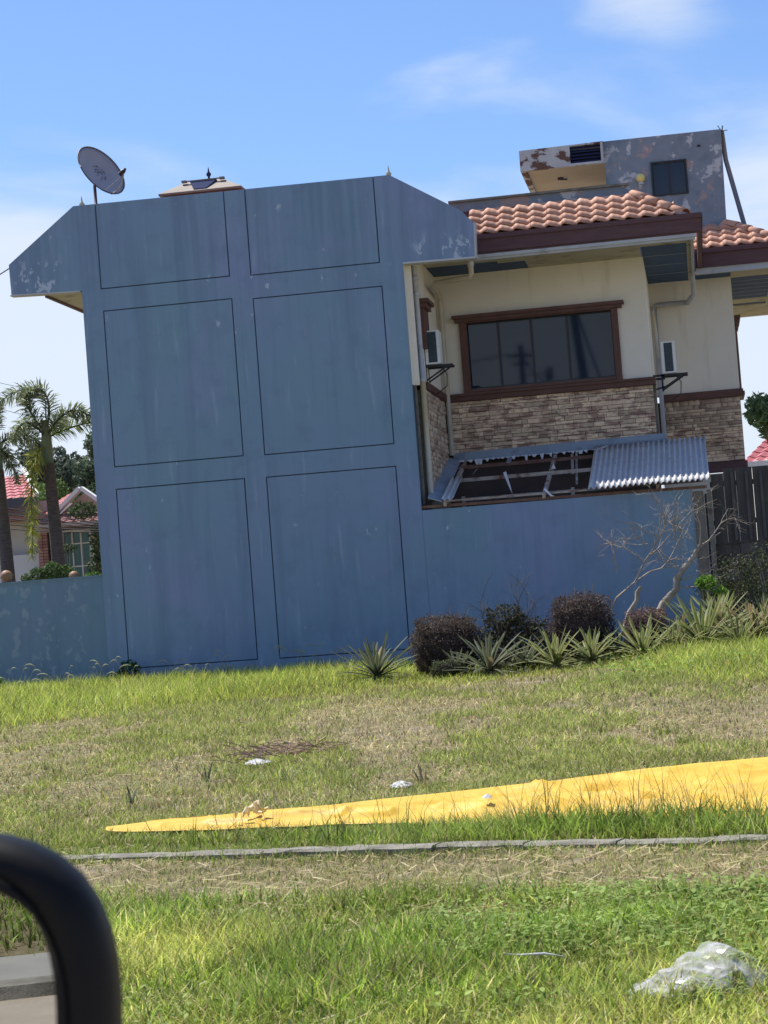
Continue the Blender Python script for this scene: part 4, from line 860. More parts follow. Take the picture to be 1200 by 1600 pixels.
box('canopy_edge', -18.35, -14.5, 56.85, 56.92, 3.60, 3.70, M['hpink'], HB)
gw = plate('window', rect(-18.0, -17.05, 1.52, 3.55), [rect(-17.93, -17.17, 1.6, 3.48)], 58.16, 58.25, M['hwhite'], HB)
for k in range(3):
    for j in range(3): box('pane', -17.93 + k * .253 + .015, -17.93 + (k + 1) * .253 - .015, 58.22, 58.23, [1.6, 2.5, 3.15][j] + .02, [2.5, 3.15, 3.48][j] - .02, M['greenglass'], gw)
for k in (1, 2): box('muntin', -17.93 + k * .253 - .018, -17.93 + k * .253 + .018, 58.17, 58.24, 1.6, 3.48, M['hwhite'], gw)
for z in (2.5, 3.15): box('muntin', -17.93, -17.17, 58.175, 58.235, z - .018, z + .018, M['hwhite'], gw)
pl = box('brick_pillar', -18.5, -18.22, 57.6, 57.9, 0, 3.5, M['mortar'], HB)
for r in range(26):
    z = 1.4 + r * .085
    for k in range(2): MB().box(-18.51 + k * .15 - (0), -18.51 + k * .15 + .135, 57.58, 57.62, z, z + .07).build('brick', M['brick'], pl)
box('pillar_cap', -18.56, -18.16, 57.54, 57.96, 3.5, 3.62, M['hpink'], pl)
box('side_post', -18.17, -18.10, 57.7, 57.85, 0, 3.6, M['hwhite'], HB)
# right: distant red roof
HR = thing('neighbour_house', 'red roofed house just showing at the right edge under the leafy tree', 'house', (3, 62, 0))
box('wall', 1.6, 8, 61, 68, -.1, 3.9, M['hwall'], HR); tile_roof('roof', [(1.3, 60, 3.95), (8, 60, 3.95), (8, 64, 5.2), (2.6, 64, 5.2)], M['redroof'], HR, 22)
box('fascia', 1.3, 8, 59.93, 60.02, 3.78, 3.97, M['hwhite'], HR)

# ------------------------------------------------------------------ cables
def cable(name, a, b, sag, r, label, grp='overhead cables at the left edge'):
    a = Vector(a); b = Vector(b); pts = [a.lerp(b, k / 12) - Vector((0, 0, sag * 4 * (k / 12) * (1 - k / 12))) for k in range(13)]
    o = MB().tube(pts, r, 5).build(name, M['wire'], None, True, loc=tuple(a)); return tag(o, label, 'cable', grp)
cable('cable', (-10.76, 33.1, 6.82), (-15, 31, 4.9), .25, .010, 'black cable tied to the tip of the firewall overhang', 'cable at the firewall')
cable('cable', (-17, 50, 7.05), (-15.75, 50.5, 6.75), .05, .006, 'uppermost thin wire crossing the white sky left of the palm')
cable('cable', (-17, 50, 6.75), (-15.75, 50.5, 6.42), .05, .006, 'middle thin wire crossing the white sky left of the palm')
cable('cable', (-17, 50, 6.40), (-15.75, 50.5, 6.05), .05, .006, 'lowest thin wire crossing the white sky left of the palm')
for k in range(5):
    cable('cable', (-19.5, 52, 4.55 - k * .17 - .03 * (k % 2)), (-15.0, 53, 3.35 - k * .04), .05 + .02 * k, .014, ['topmost', 'second', 'third', 'fourth', 'lowest'][k] + ' dark cable strung in front of the white bungalow wall')

# ------------------------------------------------------------------ garden strip: bushes
mA, mB = (0.055, 0.04, 0.035), (0.16, 0.125, 0.10)
def gbush(x, y, w_, d_, h, n, label, ca=mA, cb=mB, leaf=.014, z0=None):
    z0 = float(gz(x, y)) if z0 is None else z0
    t = thing('clipped_bush', label, 'bush', (x, y, z0), 'clipped bushes along the blue wall')
    # rounded box shell
    u = rng.uniform(-1, 1, (n, 3)); p = 2.2; nr = (np.abs(u) ** p).sum(1) ** (1 / p); s_ = u / nr[:, None]; s_ *= rng.uniform(.82, 1.0, n)[:, None]
    s_ += rng.normal(size=(n, 3)) * .045; lump = 1 + .35 * (fnoise(s_[:, 0] * 3 + x, s_[:, 2] * 3, 1.3, 4) - .5)
    C = np.stack([x + s_[:, 0] * w_ / 2 * lump, y + s_[:, 1] * d_ / 2, z0 + h / 2 + s_[:, 2] * h / 2 * lump], 1)
    V, ct, ix, tn = leaf_quads(C, np.full(n, leaf), mixc(ca, cb, rng.uniform(0, 1, n) ** 1.5), .5); np_mesh('foliage', V, ct, ix, M['leafattr'], tn, t)
    V = []; F = []
    mb = MB()
    for k in range(40):
        a = random.uniform(0, 6.28); r1_ = random.uniform(.3, .95); mb.tube([(x, y, z0), (x + math.cos(a) * w_ / 2 * r1_, y + math.sin(a) * d_ / 2 * r1_, z0 + h * random.uniform(.6, 1.12))], [.012, .003], 4, False)
    mb.build('twigs', M['dead'], t)
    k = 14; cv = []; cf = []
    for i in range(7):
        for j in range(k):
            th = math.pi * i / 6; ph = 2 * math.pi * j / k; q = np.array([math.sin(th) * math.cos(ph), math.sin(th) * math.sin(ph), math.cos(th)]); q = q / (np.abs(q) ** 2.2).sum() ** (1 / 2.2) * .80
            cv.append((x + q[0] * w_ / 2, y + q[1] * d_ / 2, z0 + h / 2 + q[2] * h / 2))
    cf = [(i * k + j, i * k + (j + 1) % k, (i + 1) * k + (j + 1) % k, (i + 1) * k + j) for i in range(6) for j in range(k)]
    mesh_obj('dark_core', cv, cf, mat('bush_core', (0.03, 0.02, 0.02), (0.05, .035, .03), 20, .95), t)  # solid core behind the leaves; its dark colour stands in for inner shade
    return t
random.seed(5)
gbush(-3.50, 28.3, 1.02, .85, .88, 15000, 'dark purple brown clipped bush right of the leftmost yucca', z0=-.16)
gbush(-1.68, 28.1, .93, .85, 0.98, 13000, 'tallest clipped purple brown bush with pale twigs beside the dead branch', z0=-.1, cb=(0.15, .11, .10))
gbush(-0.80, 27.9, .62, .65, .60, 6000, 'small pinkish brown clipped bush under the fallen branch', (0.10, .06, .055), (0.26, .17, .15), z0=.0)
gbush(-3.40, 27.5, .5, .4, .26, 2200, 'small low green brown mound in front of the darkest clipped bush', (0.04, .06, .02), (0.12, .14, .06), z0=-.15)
# wild dark thicket between
shrub((-2.65, 28.3, -.15), [(-2.85, 28.4, .2, .33, .3, .35), (-2.55, 28.4, .3, .33, .3, .38), (-2.3, 28.3, .25, .28, .3, .33), (-2.7, 28.3, .6, .3, .2, .18)], 4200, .028, (0.03, .035, .02), (0.10, .09, .06), 'straggly dark thicket with bare twigs between the two clipped bushes', 'bush', 'thicket', stems=30)
def twigs(mb, p, d, ln, r, depth, spread=.5, up=.1):
    n = 5; pts = [Vector(p)]; q = Vector(p); dd = Vector(d).normalized()
    for k in range(n):
        dd = (dd + Vector((random.gauss(0, .16), random.gauss(0, .12), random.gauss(0, .16) + up * .1))).normalized(); q = q + dd * ln / n; pts.append(q.copy())
    mb.tube(pts, [r * (1 - .65 * k / n) for k in range(n + 1)], 5 if r > .01 else 3, False)
    if depth > 0:
        for k in range(random.randint(3, 5)):
            i = random.randint(1, n); e = (pts[i] - pts[i - 1]).normalized(); s_ = Vector((random.gauss(0, 1), random.gauss(0, .6), random.gauss(0, 1))); s_ -= e * s_.dot(e); s_.normalize()
            twigs(mb, pts[i], e + s_ * spread * random.uniform(.8, 1.7), ln * random.uniform(.45, .7), r * .5, depth - 1, spread, up)
random.seed(12)
tb = MB()
for k in range(9): twigs(tb, (-2.95 + k * .08, 28.3, .3), (random.uniform(-.5, .5), 0, 1), random.uniform(.35, .6), .009, 2)
o = tb.build('bare_twigs', M['barkbrown'], bpy.data.objects['thicket'])
shrub((-1.2, 27.9, -.1), [(-2.3, 27.9, -.02, .35, .25, .12), (-1.9, 28.0, .02, .4, .3, .15), (-1.3, 27.8, .02, .4, .3, .16), (-.7, 27.8, .04, .4, .3, .16), (-.3, 28.2, .12, .4, .3, .22), (.2, 28.0, .12, .4, .3, .2), (.6, 28.2, .15, .3, .3, .25)], 6500, .024, (0.05, .07, .02), (0.20, .22, .08), 'low tangled undergrowth filling the bed between the yuccas and bushes', stems=26)
# fallen dead branch
fb = thing('fallen_branch', 'pale dead broken branch leaning on the post, bare twigs spreading over the blue wall', 'branch', (-.8, 30.8, .1))
mb = MB(); pts = [(-.80, 30.7, .25), (-.62, 30.75, .58), (-.42, 30.8, .78), (-.40, 30.8, .92), (-.30, 30.82, 1.05), (-.14, 30.86, 1.22), (-.05, 30.9, 1.36)]
mb.tube(pts, [.068, .06, .05, .056, .044, .04, .026], 8).build('main_limb', M['dead'], fb, True)
mb = MB(); mb.tube([(-1.42, 30.2, .02), (-1.2, 30.2, .22), (-1.1, 30.25, .50), (-.98, 30.3, .66), (-.96, 30.3, .78), (-.90, 30.3, .86)], [.035, .033, .036, .03, .034, .02], 8).build('stub_limb', M['dead'], fb, True)
mb = MB(); random.seed(4)
mb.tube([(-1.5, 30.9, .35), (-1.28, 30.9, .72), (-1.0, 30.95, .93), (-.78, 31, 1.06), (-.6, 31, 1.10), (-.3, 31, 1.12)], [.016, .016, .014, .011, .008, .004], 5, False)
mb.tube([(-1.0, 30.95, .93), (-.85, 30.95, 1.2), (-.68, 30.95, 1.42)], [.013, .01, .006], 5, False)
mb.tube([(-.05, 30.9, 1.36), (.1, 30.9, 1.44), (.28, 30.9, 1.55)], [.02, .012, .006], 5, False)
mb.tube([(-.14, 30.86, 1.22), (-.02, 30.9, 1.42), (0.0, 30.9, 1.6)], [.02, .012, .006], 5, False)
for p, d, l in (((-.68, 30.95, 1.42), (.2, 0, 1), .5), ((-.68, 30.95, 1.42), (.9, 0, .7), .7), ((-.85, 30.95, 1.2), (.6, 0, .9), .7), ((-.85, 30.95, 1.2), (-.9, 0, .8), .6), ((-.3, 31, 1.12), (.2, 0, .9), .6), ((-.6, 31, 1.10), (.6, 0, .8), .7),
                ((-.05, 30.9, 1.36), (-.6, 0, .8), .7), ((0, 30.9, 1.6), (-.2, 0, 1), .5), ((.1, 30.9, 1.44), (.6, 0, .6), .5), ((-.3, 30.82, 1.05), (-.9, 0, .5), .8), ((-.4, 30.8, .9), (1, 0, .2), .6), ((-.4, 30.8, .8), (1, 0, -.1), .7), ((-.3, 30.9, 1.0), (-.3, 0, 1), .8),
                ((-.75, 31, 1.6), (-.8, 0, .8), .5), ((-.5, 31, 1.7), (.1, 0, 1), .5), ((-.4, 31, 1.5), (.5, 0, 1), .6), ((-1.25, 31, 1.1), (-.1, 0, 1), .6)):
    twigs(mb, p, d, l * 1.05, .0115, 2, .7)
mb.build('twigs', M['dead'], fb)

# ------------------------------------------------------------------ yuccas
def leaf_mesh(name, ln, wd, bend, c_mid, c_edge, seed):
    random.seed(seed); V = []; F = []; T_ = []; n = 6
    for k in range(n + 1):
        t = k / n; wdt = wd * (0.55 + 1.0 * t) * (1 - t) ** .55 * 1.25 + .002; z = ln * (math.sin(1.1 * t) / 1.1 if False else t) ; dx = bend * t * t * ln; zz = ln * t - bend * .35 * t * t * ln
        for j, s_ in enumerate((-1, -.45, 0, .45, 1)): V.append((s_ * wdt, dx + abs(s_) * wdt * .35, zz)); T_.append(c_edge if abs(s_) > .6 else c_mid)
    for k in range(n):
        for j in range(4): F.append((k * 5 + j, k * 5 + j + 1, (k + 1) * 5 + j + 1, (k + 1) * 5 + j))
    me = bpy.data.meshes.new(name); me.from_pydata(V, [], F); me.materials.append(M['leafattr']); a = me.color_attributes.new('tint', 'FLOAT_COLOR', 'POINT')
    a.data.foreach_set('color', np.array([(*c, 1) for c in T_], dtype=np.float32).ravel()); return me
LM = {}
for key, cm_, ce in (('dull', (0.07, 0.095, 0.05), (0.20, 0.19, 0.12)), ('bright', (0.13, 0.17, 0.05), (0.42, 0.40, 0.20)), ('dry', (0.22, 0.17, 0.09), (0.38, 0.31, 0.18))):
    LM[key] = [leaf_mesh('leaf', 1.0, .046, b_, cm_, ce, i) for i, b_ in enumerate((.05, .18, .35, .6))]
def yucca(x, y, r_, n, kind, label, seed, dz=0.0, flat=0.0):
    random.seed(seed); z = float(gz(x, y)) + dz; t = thing('yucca', label, 'plant', (x, y, z), 'spiky yuccas in front of the blue wall')
    MB().tube([(x, y, z - .1), (x, y, z + .1)], [.05, .035], 8).build('stem', M['dead'], t)
    for k in range(n):
        f = (k + .5) / n; el = 84 - 92 * f ** .75 - flat + random.uniform(-7, 7); az = k * 137.5 + random.uniform(-12, 12)
        kd = 'dry' if f > .88 or random.random() < .04 else kind
        o = bpy.data.objects.new('leaf', LM[kd][random.choice((0, 1, 1, 2) if f < .6 else (1, 2, 3))]); COL.objects.link(o); o.parent = t
        s_ = 1.18 * r_ * random.uniform(.8, 1.15) * (0.72 + .3 * math.sin(math.pi * f)); o.scale = (s_ * .9, s_ * .9, s_); o.location = (0, 0, .06 + .08 * (1 - f))
        o.rotation_euler = (math.radians(-(90 - el)), 0, math.radians(az))
YP = [(-4.42, 27.9, .60, 52, 'dull', 'leftmost grey green yucca at the foot of the firewall', .0), (-2.84, 27.3, .60, 54, 'dull', 'grey green yucca in front of the thicket, second from the left', .0),
      (-1.98, 27.2, .56, 44, 'bright', 'yellow edged yucca in front of the tallest clipped bush', .0), (-1.50, 27.0, .50, 50, 'bright', 'low spreading striped yucca left of the pinkish bush', .0),
      (-0.84, 27.0, .56, 50, 'bright', 'striped yucca in front of the pinkish bush', .0), (-0.08, 27.4, .72, 64, 'bright', 'large pale striped yucca below the fallen branch, right side', .04),
      (0.14, 28.6, .62, 50, 'bright', 'tall pale yucca at the back near the dark fence', .2), (0.60, 27.6, .60, 56, 'dry', 'rightmost straw coloured yucca by the photo edge', .08), (-0.38, 28.2, .50, 40, 'dull', 'half hidden grey green yucca behind the large pale one', .08),
      (0.36, 27.0, .52, 44, 'bright', 'low pale yucca between the large pale one and the straw coloured one', .0), (-2.42, 27.7, .48, 40, 'dull', 'half shaded grey yucca squeezed between the second yucca and the yellow edged one', .0), (-3.30, 27.6, .36, 30, 'dull', 'smallest grey yucca at the foot of the darkest clipped bush', .0),
      (-0.46, 27.1, .50, 46, 'bright', 'wide low yucca joining the pinkish bush and the large pale yucca', .0), (0.80, 27.9, .60, 46, 'bright', 'pale yucca cut off by the right photo edge', .1), (-1.20, 27.8, .46, 36, 'dull', 'small grey yucca half hidden left of the pinkish bush', .02)]
for i, (x, y, r_, n, k, lb, dz) in enumerate(YP): yucca(x, y, r_, n, k, lb, 100 + i, dz)
shrub((0.35, 30.6, .1), [(0.1, 30.8, .75, .3, .3, .18), (0.45, 30.9, .9, .35, .3, .35), (.9, 30.8, .8, .4, .3, .6), (.5, 30.9, .5, .6, .3, .4)], 4200, .022, (0.03, .04, .02), (0.12, .14, .06), 'dull green twiggy shrub against the dark fence', stems=14)
shrub((0.12, 30.0, .1), [(0.02, 30.2, .85, .16, .15, .10), (.2, 30.2, .7, .12, .1, .1)], 500, .03, (0.06, .14, .02), (0.20, .34, .06), 'fresh green sprig above the large pale yucca', stems=3)
shrub((-11.2, 31.4, 0), [(-10.95, 31.4, .12, .14, .12, .12), (-11.15, 31.4, .2, .12, .12, .12)], 420, .035, (0.08, .17, .03), (0.22, .36, .08), 'bright broad leafed weed at the far left foot of the wall', 'weed', 'weed_clump', stems=4)
shrub((-9.1, 32.5, -.05), [(-9.12, 32.6, .14, .18, .1, .16), (-9.2, 32.6, .05, .3, .1, .1)], 420, .035, (0.02, .06, .02), (0.06, .14, .05), 'dark green weed growing against the left bottom corner of the firewall', 'weed', 'weed_clump', stems=4)

# ------------------------------------------------------------------ grass
def blades(name, X, Y, h, wd, lean, col, col2=None, z=None, fold=True, curl=1.0):
    n = len(X); a = rng.uniform(0, 2 * np.pi, n); la = rng.uniform(0, 2 * np.pi, n); Z = gz(X, Y) - .008 if z is None else z
    ln = lean * rng.uniform(.2, 1.3, n); dx = np.cos(la) * ln * h; dy = np.sin(la) * ln * h
    sx = np.cos(a) * wd / 2; sy = np.sin(a) * wd / 2; hz = h * np.sqrt(np.clip(1 - (ln * .8) ** 2, .1, 1))
    P = lambda fx, fw, fz: np.stack([X + dx * fx + sx * fw, Y + dy * fx + sy * fw, Z + hz * fz], 1)
    V = np.stack([P(0, -1, 0), P(0, 1, 0), P(.28, .9, .55), P(1.0 * curl, 0, 1), P(.28, -.9, .55)], 1).reshape(-1, 3)
    ct = np.tile((4, 3), n); b_ = np.arange(n)[:, None] * 5; ix = np.concatenate([b_, b_ + 1, b_ + 2, b_ + 4, b_ + 4, b_ + 2, b_ + 3], 1).ravel()
    if col2 is None: col2 = col
    q = (rng.uniform(.4, 1.75, n) * (.55 + .9 * fnoise(X, Y, 3.1, 77)))[:, None]; col = col * q; col2 = col2 * q
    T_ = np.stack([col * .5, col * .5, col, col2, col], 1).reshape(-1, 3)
    o = np_mesh(name, V, ct, ix, M['grass'], T_); o['kind'] = 'stuff'; return o
def scatter(n, y0, y1, pw=1.0):
    """positions in the wedge the camera sees, with margins"""
    y = y0 * (y1 / y0) ** rng.uniform(0, 1, n) if pw == 1 else y0 + (y1 - y0) * rng.uniform(0, 1, n) ** pw
    x = -.365 * y - .5 + rng.uniform(0, 1, n) * (.43 * y + 1.2); return x, y
GR1, GR2, GRY = (0.11, 0.19, 0.03), (0.29, 0.39, 0.06), (0.52, 0.51, 0.14)
DR1, DR2 = (0.25, 0.195, 0.095), (0.64, 0.54, 0.29)
TARP = np.array([(-2.84, 9.58), (-2.2, 9.42), (-1.2, 9.05), (0.15, 8.50), (2.4, 7.85), (2.4, 13.5), (0.25, 11.32), (-.6, 10.87), (-1.6, 10.28), (-2.3, 9.92)])
def in_poly(x, y, P):
    r = np.zeros(len(x), bool); n = len(P)
    for i in range(n):
        x1, y1 = P[i]; x2, y2 = P[(i + 1) % n]; c = ((y1 > y) != (y2 > y)) & (x < (x2 - x1) * (y - y1) / (y2 - y1 + 1e-12) + x1); r ^= c
    return r
def zone(x, y):
    v = vdist(x, y); return v
def ghue(n, lo=0., hi=1.): return mixc(GR1, GR2, rng.uniform(lo, hi, n))
# near lush verge
x, y = scatter(190000, 4.0, 7.6); v = vdist(x, y); e = fnoise(x, y, 1.3, 8); keep = (v < -1.08 + .35 * (e - .5)) & (v > -4.2) & (rng.uniform(0, 1, len(x)) < .45 + .9 * fnoise(x, y, 2.2, 9)); x, y = x[keep], y[keep]
n = len(x); pt = fnoise(x, y, 1.1, 20); c = ghue(n); yl = sstep(pt + rng.normal(size=n) * .12, .45, .75); c = mixc(c, GRY, yl * .8); dr = rng.uniform(0, 1, n) < .10 + .12 * fnoise(x, y, 1.7, 31); c[dr] = mixc(DR1, DR2, rng.uniform(0, 1, dr.sum()))
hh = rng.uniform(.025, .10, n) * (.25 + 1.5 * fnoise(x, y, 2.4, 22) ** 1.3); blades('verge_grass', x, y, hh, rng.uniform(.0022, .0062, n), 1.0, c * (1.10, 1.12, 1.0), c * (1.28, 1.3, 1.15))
# fine low turf everywhere near
x, y = scatter(150000, 4.0, 8.3); v = vdist(x, y); keep = (v > -4.2) & (v < -.10) & (rng.uniform(0, 1, len(x)) < np.where(v < -1.0, .8, .6 + .4 * sstep(fnoise(x, y, 1.8, 12), .38, .58))); x, y = x[keep], y[keep]; v = vdist(x, y); n = len(x)
bare = sstep(v, -1.25, -.9); dry = rng.uniform(0, 1, n) < .12 + .42 * bare; c = ghue(n); c[dry] = mixc(DR1, DR2, rng.uniform(0, 1, dry.sum()))
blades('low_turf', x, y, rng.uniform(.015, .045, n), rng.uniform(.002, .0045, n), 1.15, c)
# straw lying on the bare strip and elsewhere
def straw(name, n, y0, y1, fn, ln=(.03, .10), pw=1):
    x, y = scatter(n, y0, y1, pw); keep = fn(x, y) & ~in_poly(x, y, TARP); x, y = x[keep], y[keep]; n = len(x); a = rng.uniform(0, 2 * np.pi, n); L_ = rng.uniform(*ln, n) / 2; z = gz(x, y) + rng.uniform(.0, .02, n); w_ = rng.uniform(.0006, .0015, n) * (1 + y / 14)
    dx, dy = np.cos(a) * L_, np.sin(a) * L_; sx, sy = -np.sin(a) * w_, np.cos(a) * w_; tz = rng.uniform(-.012, .02, n)
    V = np.stack([np.stack([x - dx - sx, y - dy - sy, z - tz], 1), np.stack([x + dx - sx, y + dy - sy, z + tz], 1), np.stack([x + dx + sx, y + dy + sy, z + tz + .002], 1), np.stack([x - dx + sx, y - dy + sy, z - tz + .002], 1)], 1).reshape(-1, 3)
    c = np.repeat(mixc(DR1, DR2, rng.uniform(0, 1, n)), 4, 0); o = np_mesh(name, V, np.full(n, 4), np.arange(4 * n), M['grass'], c); o['kind'] = 'stuff'
straw('straw', 12000, 4.2, 9.2, lambda x, y: (vdist(x, y) > -1.5) & (vdist(x, y) < .3) & (np.abs(vdist(x, y)) > .1))
straw('straw', 5000, 4.2, 7.5, lambda x, y: (vdist(x, y) > -4.2))
straw('straw', 26000, 9.0, 22, lambda x, y: (vdist(x, y) > .3) & (rng.uniform(0, 1, len(x)) < .25 + .75 * sstep(fnoise(x, y, .5, 41), .4, .6)))
# lush strip between kerb and tarp
x, y = scatter(110000, 7.6, 11.0); v = vdist(x, y); it = in_poly(x, y, TARP); sel = (v > .07) & (v < 1.1) & ~it; x, y, v = x[sel], y[sel], v[sel]; n = len(x)
c = mixc(ghue(n), GRY, rng.uniform(0, .35, n)); right = sstep(x, -2.2, -.9); d_ = rng.uniform(0, 1, n) < .10; c[d_] = mixc(DR1, DR2, rng.uniform(0, 1, d_.sum()))
hh = rng.uniform(.03, .09, n) * (.6 + .8 * right * (.6 + .9 * fnoise(x, y, 1.7, 50))); blades('kerb_grass', x, y, hh, rng.uniform(.003, .006, n), .8, c, c * 1.1)
# grass creeping over the kerb
n = 26000; u = rng.uniform(-5.2, 2.0, n); v = rng.normal(0, .11, n); x = KX + NY * u + NX * v; y = KY - NX * u + NY * v
sel = fnoise(u, v * .5, 1.9, 60) + rng.normal(size=n) * .07 > .56 - .13 * sstep(-u, 1.6, 2.6) - .20 * (np.abs(v) > .055); x, y = x[sel], y[sel]; n = len(x); c = ghue(n); d_ = rng.uniform(0, 1, n) < .3; c[d_] = mixc(DR1, DR2, rng.uniform(0, 1, d_.sum()))
blades('creeping_grass', x, y, rng.uniform(.02, .06, n), rng.uniform(.002, .005, n), 1.2, c)
# short trampled growth on the bare strip
n = 42000; u = rng.uniform(-5.2, 2.0, n); v = rng.uniform(-1.25, -.06, n); x = KX + NY * u + NX * v; y = KY - NX * u + NY * v
sel = fnoise(x, y, 2.6, 61) + rng.normal(size=n) * .10 > .40; x, y = x[sel], y[sel]; n = len(x); c = mixc((0.17, 0.23, 0.05), (0.42, 0.42, 0.15), rng.uniform(0, 1, n)); d_ = rng.uniform(0, 1, n) < .35; c[d_] = mixc(DR1, DR2, rng.uniform(0, 1, d_.sum()))
blades('trampled_grass', x, y, rng.uniform(.015, .045, n), rng.uniform(.002, .005, n), 1.4, c)
# seed stalks and tall tufts in front of the tarp
x = np.concatenate([rng.normal(m_, s_, k) for m_, s_, k in ((-.78, .10, 90), (-.45, .14, 130), (-.12, .10, 90), (.1, .08, 70), (-1.1, .2, 60), (-1.7, .3, 60), (-.3, .5, 90))]); v = rng.uniform(.25, .55, len(x)); y = KY + (v - (x - KX) * NX) / NY; n = len(x)
blades('tall_stalks', x, y, rng.uniform(.12, .40, n), rng.uniform(.0016, .0034, n), .75, mixc((0.14, 0.17, 0.04), (0.34, 0.27, 0.10), rng.uniform(0, 1, n)))
x = np.concatenate([rng.normal(m_, s_, k) for m_, s_, k in ((-.70, .12, 420), (-.35, .14, 500), (-.05, .1, 260), (.25, .2, 300), (-1.5, .5, 300))]); v = rng.uniform(.15, .48, len(x)); y = KY + (v - (x - KX) * NX) / NY; n = len(x)
blades('tufts', x, y, rng.uniform(.07, .19, n), rng.uniform(.004, .008, n), .75, mixc(GR1, GR2, rng.uniform(0, .8, n)))
# mown field
x, y = scatter(300000, 8.6, 24); v = vdist(x, y); sel = (v > .5) & ~in_poly(x, y, TARP); x, y = x[sel], y[sel]; n = len(x)
g = .5 + .75 * (fnoise(x * 2.4 + y * .5, y * .36 - x * .2, .55, 70) - .5) + .5 * (fnoise(x * 2.2, y * .8, 1.6, 71) - .5); gr = sstep(g, .42, .60); gr = np.maximum(gr, 1 - sstep(y, 9.6, 12.2) * 1.0) * .9 ; gr = np.maximum(gr, sstep(x, -1.2, .2) * sstep(y, 16, 20) * .6)
isg = rng.uniform(0, 1, n) < .24 + .62 * gr; c = mixc(DR1, DR2, rng.uniform(0, 1, n)); c[isg] = mixc(mixc(GR1, GR2, rng.uniform(0, 1, isg.sum())), GRY, rng.uniform(.1, .6, isg.sum()))
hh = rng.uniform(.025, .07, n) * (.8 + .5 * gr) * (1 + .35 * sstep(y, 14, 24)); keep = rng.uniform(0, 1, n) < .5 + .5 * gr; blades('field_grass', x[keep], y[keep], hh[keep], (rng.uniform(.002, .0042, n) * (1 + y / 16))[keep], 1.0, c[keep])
# tall bright grass along the wall foot
x, y = scatter(150000, 18.5, 32.9, .9); ed = 20.5 + 5.5 * sstep(x, -7.5, -4.5) - 7.0 * sstep(x, -1.4, .3) + 2.2 * (fnoise(x, y, .5, 80) - .5); sel = y > ed + rng.normal(size=len(x)) * .7; x, y = x[sel], y[sel]; n = len(x)
c = mixc(mixc(GR2, GRY, rng.uniform(0, .9, n)), GR1, (rng.uniform(0, 1, n) < .25) * .8); d_ = rng.uniform(0, 1, n) < .12; c[d_] = mixc(DR1, DR2, rng.uniform(0, 1, d_.sum()))
hh = rng.uniform(.08, .28, n) * (.55 + .9 * fnoise(x * 1.5, y, .9, 81)) * (.6 + .5 * sstep(y - ed[sel], 0, 3)) * (1 - .35 * sstep(x, -4.8, -4) * (1 - sstep(x, -1.2, -.4))); blades('bank_grass', x, y, hh, rng.uniform(.005, .010, n), .8, c * (1.10, 1.12, 0.95), c * (1.25, 1.28, 1.05))
x, y = scatter(26000, 24.0, 32.95, .7); n = len(x); c = mixc(DR1, GRY, rng.uniform(0, 1, n)); blades('bank_grass', x, y, rng.uniform(.05, .12, n), rng.uniform(.006, .012, n), .9, c)
# plumed grasses against the wall, each pale and arching
random.seed(33)
mb = MB()
for k in range(64):
    x = random.uniform(-9.3, -3.6) if k < 46 else random.uniform(-11.2, -9.3); y = random.uniform(31.2, 32.7); z = float(gz(x, y)); h = random.uniform(.22, .5); s_ = random.choice((-1, 1, 1)); bd = random.uniform(.08, .26)
    c_ = [Vector((x, y, z)), Vector((x + s_ * bd * .1, y, z + h * .8)), Vector((x + s_ * bd * .5, y, z + h * 1.15)), Vector((x + s_ * bd * 1.2, y, z + h * random.uniform(.75, 1.05)))]
    bz = [c_[0] * (1 - t) ** 3 + c_[1] * 3 * t * (1 - t) ** 2 + c_[2] * 3 * t * t * (1 - t) + c_[3] * t ** 3 for t in [i_ / 8 for i_ in range(9)]]
    mb.tube(bz, [.003, .0025, .002, .002, .002, .006, .009, .007, .002], 4, False)
o = mb.build('plumed_grass', mat('pale_seed_head', (0.36, 0.38, 0.24), (0.50, 0.50, 0.36), 10, .8, transl=.3)); o['kind'] = 'stuff'
n = 26000; x = rng.uniform(-5, 2.5, n); v = rng.uniform(-21, -15.2, n); y = KY + (v - (x - KX) * NX) / NY; c = mixc(ghue(n), DR1, (rng.uniform(0, 1, n) < .2) * .8); blades('far_verge_grass', x, y, rng.uniform(.04, .12, n), rng.uniform(.006, .012, n), .9, c)
# broad leaf weeds: near verge
def broad(name, n, sel, leaf, y0, y1, h, c1, c2, clump=1.5, lo=.5):
    x, y = scatter(n, y0, y1); k = sel(x, y) & (fnoise(x, y, clump, 90) + rng.normal(size=n) * .05 > lo) & ~in_poly(x, y, TARP); x, y = x[k], y[k]; n = len(x); C = np.stack([x, y, gz(x, y) + rng.uniform(.01, h, n)], 1)
    d = rng.normal(size=(n, 3)); d[:, 2] *= .35; d /= np.linalg.norm(d, axis=1)[:, None]; e = np.cross(d, (0, 0, 1)); e /= np.linalg.norm(e, axis=1)[:, None]; s_ = (leaf * rng.uniform(.5, 1.3, n))[:, None]; up = np.array((0, 0, .12))
    V = np.stack([C - d * s_, C - d * s_ * .3 + e * s_ * .5 + up * s_, C + d * s_ * .5 + e * s_ * .4 + up * s_, C + d * s_, C + d * s_ * .5 - e * s_ * .4 + up * s_, C - d * s_ * .3 - e * s_ * .5 + up * s_], 1).reshape(-1, 3)
    T_ = np.repeat(mixc(c1, c2, rng.uniform(0, 1, n)), 6, 0); o = np_mesh(name, V, np.full(n, 6), np.arange(6 * n), M['leafattr'], T_); o['kind'] = 'stuff'
broad('broadleaf_weeds', 26000, lambda x, y: (vdist(x, y) < -1.15) & (x > -.95 + .2 * (fnoise(x, y, 3, 5) - .5)) & (y > 5.0), .013, 4.9, 7.0, .075, (0.11, .19, .03), (0.32, .42, .11), 2.2, .47)
